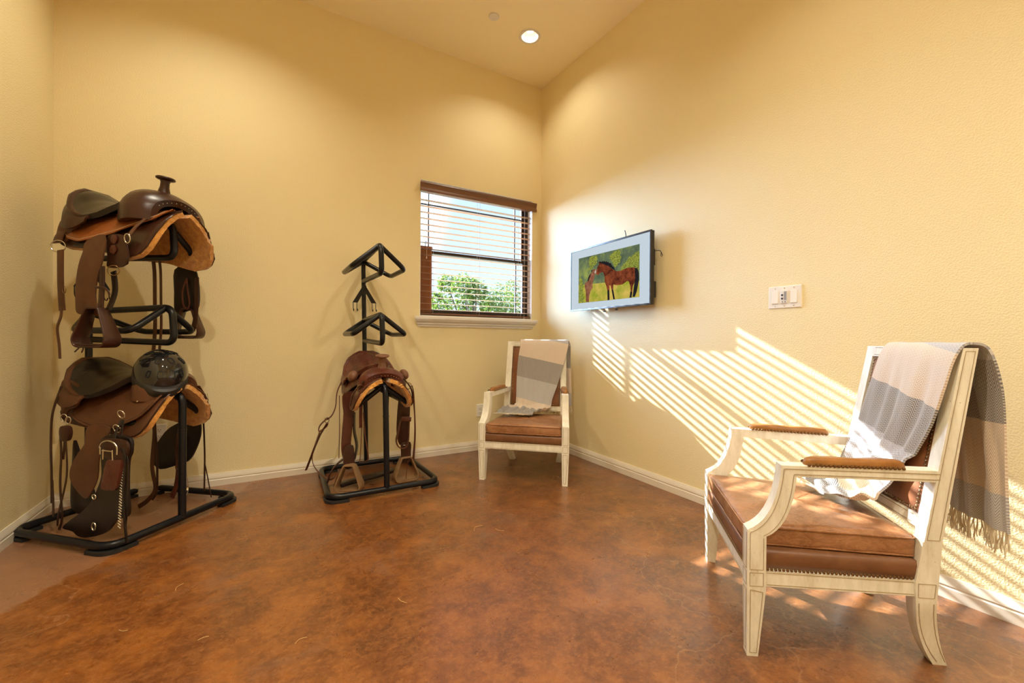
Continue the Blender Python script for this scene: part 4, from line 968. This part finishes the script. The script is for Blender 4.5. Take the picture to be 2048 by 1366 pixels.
vplate(R2,Z2,'housing',M_mid,[(0.560,0.760),(0.530,0.600),(0.505,0.590),(0.480,0.624),(0.43,0.645),(0.43,0.730),(0.500,0.770)],-.175,.008,.006,.12)
ring(R2,Z2,(-.225,.470,.585),.020,(1,.5,0),name='flank_ring',sq=.7); ring(R2,Z2,(-.225,.440,.575),.018,(1,.5,0),name='flank_ring',sq=.6)
ring(R2,Z2,(-.255,.055,.628),.020,(1,0,.3),name='rigging_ring',rw=.003); ring(R2,Z2,(-.262,.072,.560),.020,(1,0,.3),name='rigging_ring',rw=.003)
vplate(R2,Z2,'billet_end',M_dk,[(.47,.545),(.48,.51),(.465,.475),(.43,.475),(.415,.51),(.425,.545)],-.23,.018,.004)
for pts,wd in (([(-.19,.545,.74),(-.225,.545,.607),(-.235,.540,.466),(-.235,.535,.30),(-.24,.525,.155)],.014),([(-.235,.475,.50),(-.24,.462,.40),(-.24,.468,.25),(-.24,.455,.09),(-.24,.475,.025)],.012),([(-.235,.445,.50),(-.235,.450,.44),(-.236,.455,.38)],.012),([(-.235,.44,.48),(-.24,.425,.30),(-.25,.46,.12),(-.25,.468,.05)],.009),([(-.235,.53,.27),(-.24,.515,.17),(-.245,.505,.09)],.011)):
    strap(R2,Z2,'saddle_string',M_dk,pts,wd,.004)
vplate(R2,Z2,'inner_girth',M_vdk,[(.43,.47),(.40,.42),(.35,.30),(.30,.22),(.31,.12),(.38,.10),(.44,.12),(.45,.20),(.44,.35)],-.205,.010,.006)
fl2=vplate(R2,Z2,'fender',M_vdk,[(0.329,0.46),(0.161,0.53),(0.119,0.52),(0.113,0.423),(0.16,0.313),(0.207,0.262),(0.279,0.237),(0.401,0.204),(0.463,0.244),(0.464,0.304),(0.414,0.376)],.205,.010,.008)
strap(R2,Z2,'latigo',M_red,[(.19,.245,.46),(.18,.25,.34),(.18,.245,.22),(.18,.26,.12),(.18,.29,.05)],.030,.005)
strap(R2,Z2,'latigo_loop',M_mid,[(.175,.21,.42),(.172,.235,.30),(.172,.25,.23),(.172,.215,.22),(.172,.19,.27),(.175,.21,.42)],.010,.003)
stirrup(R2,Z2,(.215,.245,.205),radians(42),M_chrome,.050,.125,.150,.030,.005,M_rubber)
strap(R2,Z2,'saddle_string',M_dk,[(.235,.13,.56),(.245,.128,.30),(.245,.13,.08)],.010,.004); strap(R2,Z2,'saddle_string',M_dk,[(.24,.125,.26),(.245,.10,.14),(.25,.085,.045)],.006,.003)
ring(R2,Z2,(.238,.128,.565),.014,(0,1,.2),name='rigging_ring',mt=M_brass)
strap(R2,Z2,'cinch_strap',M_mid,[(.10,.334,.60),(.10,.316,.453),(.10,.333,.262),(.10,.309,.131),(.10,.36,.060),(.10,.43,.014)],.026,.005)
strap(R2,Z2,'cinch_strap',M_dk,[(.10,.316,.50),(.10,.300,.35),(.10,.297,.132),(.10,.332,.063)],.014,.004)

# ---- saddle 3: on the rack left of the window
R3,Z3=saddle('western_saddle','reddish-brown tooled western saddle with rawhide horn on the rack left of the window',(OB[0]-.016,OB[1]),TB,.700,dict(
  fls=-.012,dr=[14,68,.25],skirt=(-.02,.60),skb=[.26,.28,.24,.20],jock=(.08,.56),jx=[.0,.1,.22,.32,.45,.60],jb=[.08,.12,.17,.20,.20,.14],
  zc=[.100,.095,.080,.075,.092,.130,.165,.175],sw=[.05,.065,.105,.150,.175,.178,.160,.120,.050],drop=2.8,conchos=[(.16,.10),(.48,.09)],
  swell=[(.030,.125,.060,.026),(.055,.150,.078,.030),(.095,.155,.092,.032),(.140,.142,.094,.030),(.185,.110,.085,.026)],
  horn=(0.0,.085,.118),m_skirt=M_rd,m_edge=M_dk,m_jock=M_rd,m_seat=M_red,m_cantle=M_red,m_swell=M_red,m_horn=M_rawhide))
for sg in (-1,1):
    m=MB(); m.ellipsoid((sg*.168,.17,.752-Z3),(.030,.045,.038),18,10,Matrix.Rotation(radians(-25*sg),4,'Y')); m.build('bucking_roll',M_tan if False else M_rawhide,R3,angle=70)
for sg in (-1,1):
    strap(R3,Z3,'rigging_strap',M_dk,[(sg*.125,.02,.735),(sg*.165,.03,.690),(sg*.19,.045,.640),(sg*.20,.06,.58)],.022,.006)
    ring(R3,Z3,(sg*.150,.008,.690),.022,(sg*.3,1,.2),name='rigging_ring',mt=M_brass)
fB=[(-0.222,0.640),(-0.125,0.645),(-0.142,0.578),(-0.150,0.501),(-0.165,0.381),(-0.172,0.277),(-0.158,0.182),(-0.166,0.144),(-0.205,0.144),(-0.216,0.189),(-0.236,0.274),(-0.232,0.386),(-0.222,0.505),(-0.230,0.575)]
fplate(R3,Z3,'fender',M_rd,fB,(-.19,.20,-.19),radians(20),.007,.005)
strap(R3,Z3,'fender_lining',M_vdk,[(-.150,.22,.50),(-.145,.24,.38),(-.13,.23,.28),(-.15,.20,.20)],.045,.006,(.5,1,0))
stirrup(R3,Z3,(-.188,.145,.180),radians(-32),M_stirwood,.062,.165,.168,.085,.012,M_stirwood)
fplate(R3,Z3,'stirrup_leather',M_dk,[(-.215,.30),(-.165,.30),(-.155,.22),(-.160,.160),(-.215,.160),(-.225,.22)],(-.19,.165,-.19),radians(10),.010,.003)
strap(R3,Z3,'latigo',M_red,[(-.125,.10,.66),(-.128,.11,.52),(-.125,.12,.42)],.022,.004,(1,.3,0))
strap(R3,Z3,'saddle_string',M_rd,[(-.12,.12,.52),(-.118,.13,.40),(-.125,.13,.25),(-.13,.13,.19)],.005,.003,(1,0,0)); strap(R3,Z3,'saddle_string',M_rd,[(-.11,.12,.52),(-.095,.13,.36),(-.078,.13,.25),(-.080,.13,.20),(-.12,.14,.19)],.008,.003,(1,0,0))
vplate(R3,Z3,'housing',M_rd,[(.56,.76),(.56,.63),(.50,.60),(.42,.61),(.42,.72),(.50,.77)],-.165,.008,.005,.1)
strap(R3,Z3,'flank_strap',M_red,[(-.170,.46,.74),(-.225,.44,.63),(-.238,.43,.525),(-.262,.41,.47),(-.295,.40,.44)],.018,.005,(0,1,0.2))
ring(R3,Z3,(-.297,.40,.438),.020,(0,1,.3),name='flank_buckle',mt=M_chrome,sq=.7)
strap(R3,Z3,'flank_strap',M_rd,[(-.29,.40,.455),(-.340,.40,.405),(-.345,.40,.365),(-.30,.40,.395),(-.290,.40,.420)],.026,.005,(0,1,0.1))
strap(R3,Z3,'flank_billet',M_rd,[(-.295,.40,.415),(-.340,.40,.339),(-.372,.40,.26),(-.400,.40,.18),(-.425,.40,.112)],.030,.005,(0.6,1,0))
strap(R3,Z3,'flank_strap',M_rd,[(-.343,.40,.36),(-.384,.40,.222),(-.382,.38,.152),(-.345,.34,.095),(-.29,.30,.060),(-.262,.28,.075)],.030,.005,(0,1,0))
strap(R3,Z3,'rear_cinch',M_dk,[(-.30,.30,.040),(-.285,.28,.11),(-.24,.27,.17),(-.19,.26,.205)],.060,.008,(.3,1,0))
strap(R3,Z3,'rear_cinch',M_rd,[(-.27,.22,.045),(-.245,.20,.11),(-.20,.19,.17),(-.17,.19,.22)],.035,.006,(.2,1,0))
strap(R3,Z3,'girth',M_vdk,[(-.24,.22,.036),(-.12,.26,.040),(.02,.32,.034),(.16,.38,.036)],.075,.018,(.3,1,0))
strap(R3,Z3,'saddle_string',M_red,[(-.215,.42,.60),(-.213,.42,.36),(-.216,.42,.16)],.012,.004)
# right side
fplate(R3,Z3,'fender',M_dk,[(.165,.63),(.225,.62),(.232,.50),(.225,.36),(.205,.25),(.160,.25),(.140,.33),(.142,.45),(.150,.55)],(.19,.24,.19),radians(-20),.008,.006)
strap(R3,Z3,'latigo_loop',M_rd,[(.205,.17,.455),(.155,.17,.45),(.132,.17,.36),(.118,.17,.297),(.138,.17,.25),(.178,.17,.243),(.200,.17,.287),(.205,.17,.398),(.208,.17,.455)],.030,.006,(0,1,0))
strap(R3,Z3,'keeper',M_red,[(.150,.150,.452),(.180,.147,.444),(.215,.150,.440)],.030,.005,(0,0,1))
strap(R3,Z3,'saddle_string',M_red,[(.205,.10,.68),(.222,.11,.60),(.232,.12,.34),(.222,.13,.17)],.010,.005); strap(R3,Z3,'saddle_string',M_red,[(.22,.14,.62),(.238,.15,.50),(.245,.15,.338),(.236,.15,.153)],.014,.005); strap(R3,Z3,'saddle_string',M_rd,[(.12,.40,.58),(.115,.40,.36),(.108,.40,.17)],.010,.005)
fplate(R3,Z3,'stirrup_leather',M_dk,[(.165,.27),(.225,.27),(.228,.20),(.222,.135),(.168,.135),(.160,.20)],(.19,.20,.19),radians(-8),.012,.004)
m=MB(); m.tube([(.172,.19,.255-Z3),(.205,.188,.252-Z3)],.003,8); m.build('pin',M_chrome,R3)
stirrup(R3,Z3,(.195,.20,.168),radians(0),M_stirwood,.066,.165,.160,.075,.012,M_stirwood)
strap(R3,Z3,'thin_string',M_red,[(.20,.165,.15),(.192,.163,.10),(.185,.163,.03)],.005,.003,(1,0,0))

# ---- helmet resting on the pommel of the lower left saddle
T_=Matrix.Rotation(TA,4,'Z')@Matrix.Translation((-.030,.105,.812)); T_=Matrix.Translation((OA[0],OA[1],0))@T_
hc=T_@Vector((0,0,0)); hl=empty('riding_helmet',hc,0); tag(hl,'glossy black vented riding helmet resting on the front of the lower left saddle','helmet')
vd=Vector((0,0,1.0))-hc; az=math.atan2(vd.y,vd.x)   # the peak points out into the room
RH=Matrix.Rotation(az+radians(8),4,'Z')@Matrix.Rotation(radians(24),4,'Y')
m=MB(); rows=[]
for i in range(15):
    a=radians(-6+95*i/14); rows.append([RH@Vector((.138*cos(a)*cos(2*pi*k/36)*(1+.03*cos(4*pi*k/36)),.116*cos(a)*sin(2*pi*k/36),.118*sin(a))) for k in range(36)])
m.grid(rows,True,False,0,True); m.build('shell',M_helmet,hl,angle=60)
m=MB(); rows=[]
for r_,z in ((1.0,-.010),(1.012,-.016),(1.01,-.050),(.96,-.058),(.90,-.045),(.90,-.010)):
    rows.append([RH@Vector(((.138+ (.030*max(0,cos(2*pi*k/36))**3 if z<-.012 and r_>.95 else 0))*r_*cos(2*pi*k/36),.116*r_*sin(2*pi*k/36),z-(.010*max(0,cos(2*pi*k/36))**2 if z<-.012 else 0))) for k in range(36)])
m.grid(rows,True,False,0,True); m.build('rim',M_visor,hl,angle=50)
for azd,eld,lx,ly in ((14,24,.010,.020),(38,22,.009,.018),(-12,24,.010,.020),(-38,22,.009,.018),(25,58,.012,.017),(-25,58,.012,.017),(70,45,.010,.020),(-70,45,.010,.020),(110,62,.010,.018),(-110,62,.010,.018)):
    a=radians(azd); e_=radians(eld); c0=Vector((.138*cos(e_)*cos(a),.116*cos(e_)*sin(a),.118*sin(e_))); nrm=Vector((c0.x/.138**2,c0.y/.116**2,c0.z/.118**2)).normalized()
    upv=(Vector((0,0,1))-nrm*nrm.z).normalized(); sd_=upv.cross(nrm); m=MB(); rows=[]
    for k_,hh_ in ((1.15,.0005),(1.15,.0024),(.92,.0028),(.85,.0005),(.02,-.0004)):
        rows.append([RH@(c0+sd_*(lx*k_*math.copysign(abs(cos(2*pi*q/16))**.7,cos(2*pi*q/16)))+upv*(ly*k_*math.copysign(abs(sin(2*pi*q/16))**.7,sin(2*pi*q/16)))+nrm*(hh_-((lx*cos(2*pi*q/16))**2+(ly*sin(2*pi*q/16))**2)*k_*k_*4.0)) for q in range(16)])
    m.grid(rows,True,False,0,True); m.build('vent',M_vent,hl,angle=60)

# ================================================================ small bits of straw on the floor
M_straw=mat('dry_straw',(0.62,0.42,0.18),0.8)
STR=[((.97,2.02),.075,.5,.02),((1.06,1.95),.05,2.2,.01),((-.30,2.12),.05,1.2,.01),((.10,1.55),.04,.4,.01),((-.42,1.9),.03,2.6,.005),((.02,1.28),.045,2.4,.008),((.45,1.6),.05,2.0,.006),((-.18,1.72),.03,.2,.004)]
for i,((x,y),l,a,bnd) in enumerate(STR):
    m=MB(); m.tube(smoothline([(-l/2,0,.0016),(0,bnd,.0018),(l/2,0,.0016)],4),.0009,5); o=m.build('straw',M_straw); o.location=(x,y,0); o.rotation_euler=(0,0,a)
    tag(o,'thin pale wisp of straw lying loose on the stained concrete floor','straw','wisps of straw on the floor')

# ================================================================ OUTSIDE
M_leaf=mat('green_leaves',(0.16,0.26,0.05),0.6); n_=N(M_leaf); c_=n_.coord(); n_.color(n_.ramp(n_.noise(c_,1.6,4,.7),[(.3,(0.03,0.07,0.02)),(.5,(0.07,0.13,0.03)),(.72,(0.20,0.25,0.04))]))  # leaf green varies by noise, dark to yellowish
n_.b.inputs['Transmission Weight'].default_value=0.0
def leafy():
    t=M_leaf.node_tree; tr=t.nodes.new('ShaderNodeBsdfTranslucent'); mx=t.nodes.new('ShaderNodeMixShader'); o=[n for n in t.nodes if n.type=='OUTPUT_MATERIAL'][0]
    b=t.nodes['Principled BSDF']; tr.inputs[0].default_value=(0.12,0.17,0.02,1); mx.inputs[0].default_value=.55
    t.links.new(b.outputs[0],mx.inputs[1]); t.links.new(tr.outputs[0],mx.inputs[2]); t.links.new(mx.outputs[0],o.inputs['Surface'])
leafy()
M_bark=mat('grey_bark',(0.12,0.10,0.08),0.9)
M_ground=mat('dry_grass_ground',(0.30,0.28,0.14),0.95)
m=MB(); m.box(-30,40,YB+.6,70,-.45,-.35); tag(m.build('ground_outside',M_ground,smooth=False),kind='structure')
def tree(x,y,h,cr,n,label,seed):
    rr=random.Random(seed); r=empty('oak_tree',(x,y,-.35)); tag(r,label,'tree','trees outside the window')
    m=MB(); m.tube(smoothline([(0,0,-.02),(.05,0,h*.25),(-.05,.05,h*.5),(0,0,h*.75)],5),[.09*(1-.6*k/15) for k in range(16)],8); blobs=[]
    for i in range(14):
        a=rr.uniform(0,6.28); hh_=rr.uniform(.42,.95)*h; rad=cr*rr.uniform(.25,.85)*(1.15-abs(hh_/h-.62)); p=Vector((rad*cos(a),rad*sin(a),hh_)); blobs.append((p,rr.uniform(.30,.50)*cr*.8))
        m.tube(smoothline([(0,0,h*rr.uniform(.25,.45)),p*.5+Vector((0,0,h*.15)),p],4),[.035-.025*k/8 for k in range(9)],5)
    m.build('trunk',M_bark,r); lf=MB()
    for i in range(n):
        p,br=rr.choice(blobs); d=Vector((rr.gauss(0,1),rr.gauss(0,1),rr.gauss(0,.75))).normalized()*br*rr.uniform(.35,1.0)**.5; q=p+d
        a=Vector((rr.gauss(0,1),rr.gauss(0,1),rr.gauss(0,1))).normalized(); b_=a.orthogonal().normalized(); s_=rr.uniform(.035,.065)
        lf.add([q-a*s_,q+b_*s_*.5,q+a*s_,q-b_*s_*.5],[(0,1,2,3)])
    lf.build('foliage',M_leaf,r,smooth=False,recalc=False)
for i,(x,y,h,cr,n,lb) in enumerate([(4.9,10.6,3.0,1.15,6200,'fullest green tree seen through the lower right of the window'),(2.95,8.6,2.35,.70,2400,'smaller green tree seen through the lower middle of the window'),(7.6,13.6,3.4,1.2,4600,'green tree at the far right edge of the window view'),(2.75,11.6,2.3,.70,1500,'thin sparse young tree seen just right of the wooden board in the window')]): tree(x,y,h,cr,n,lb,20+i)
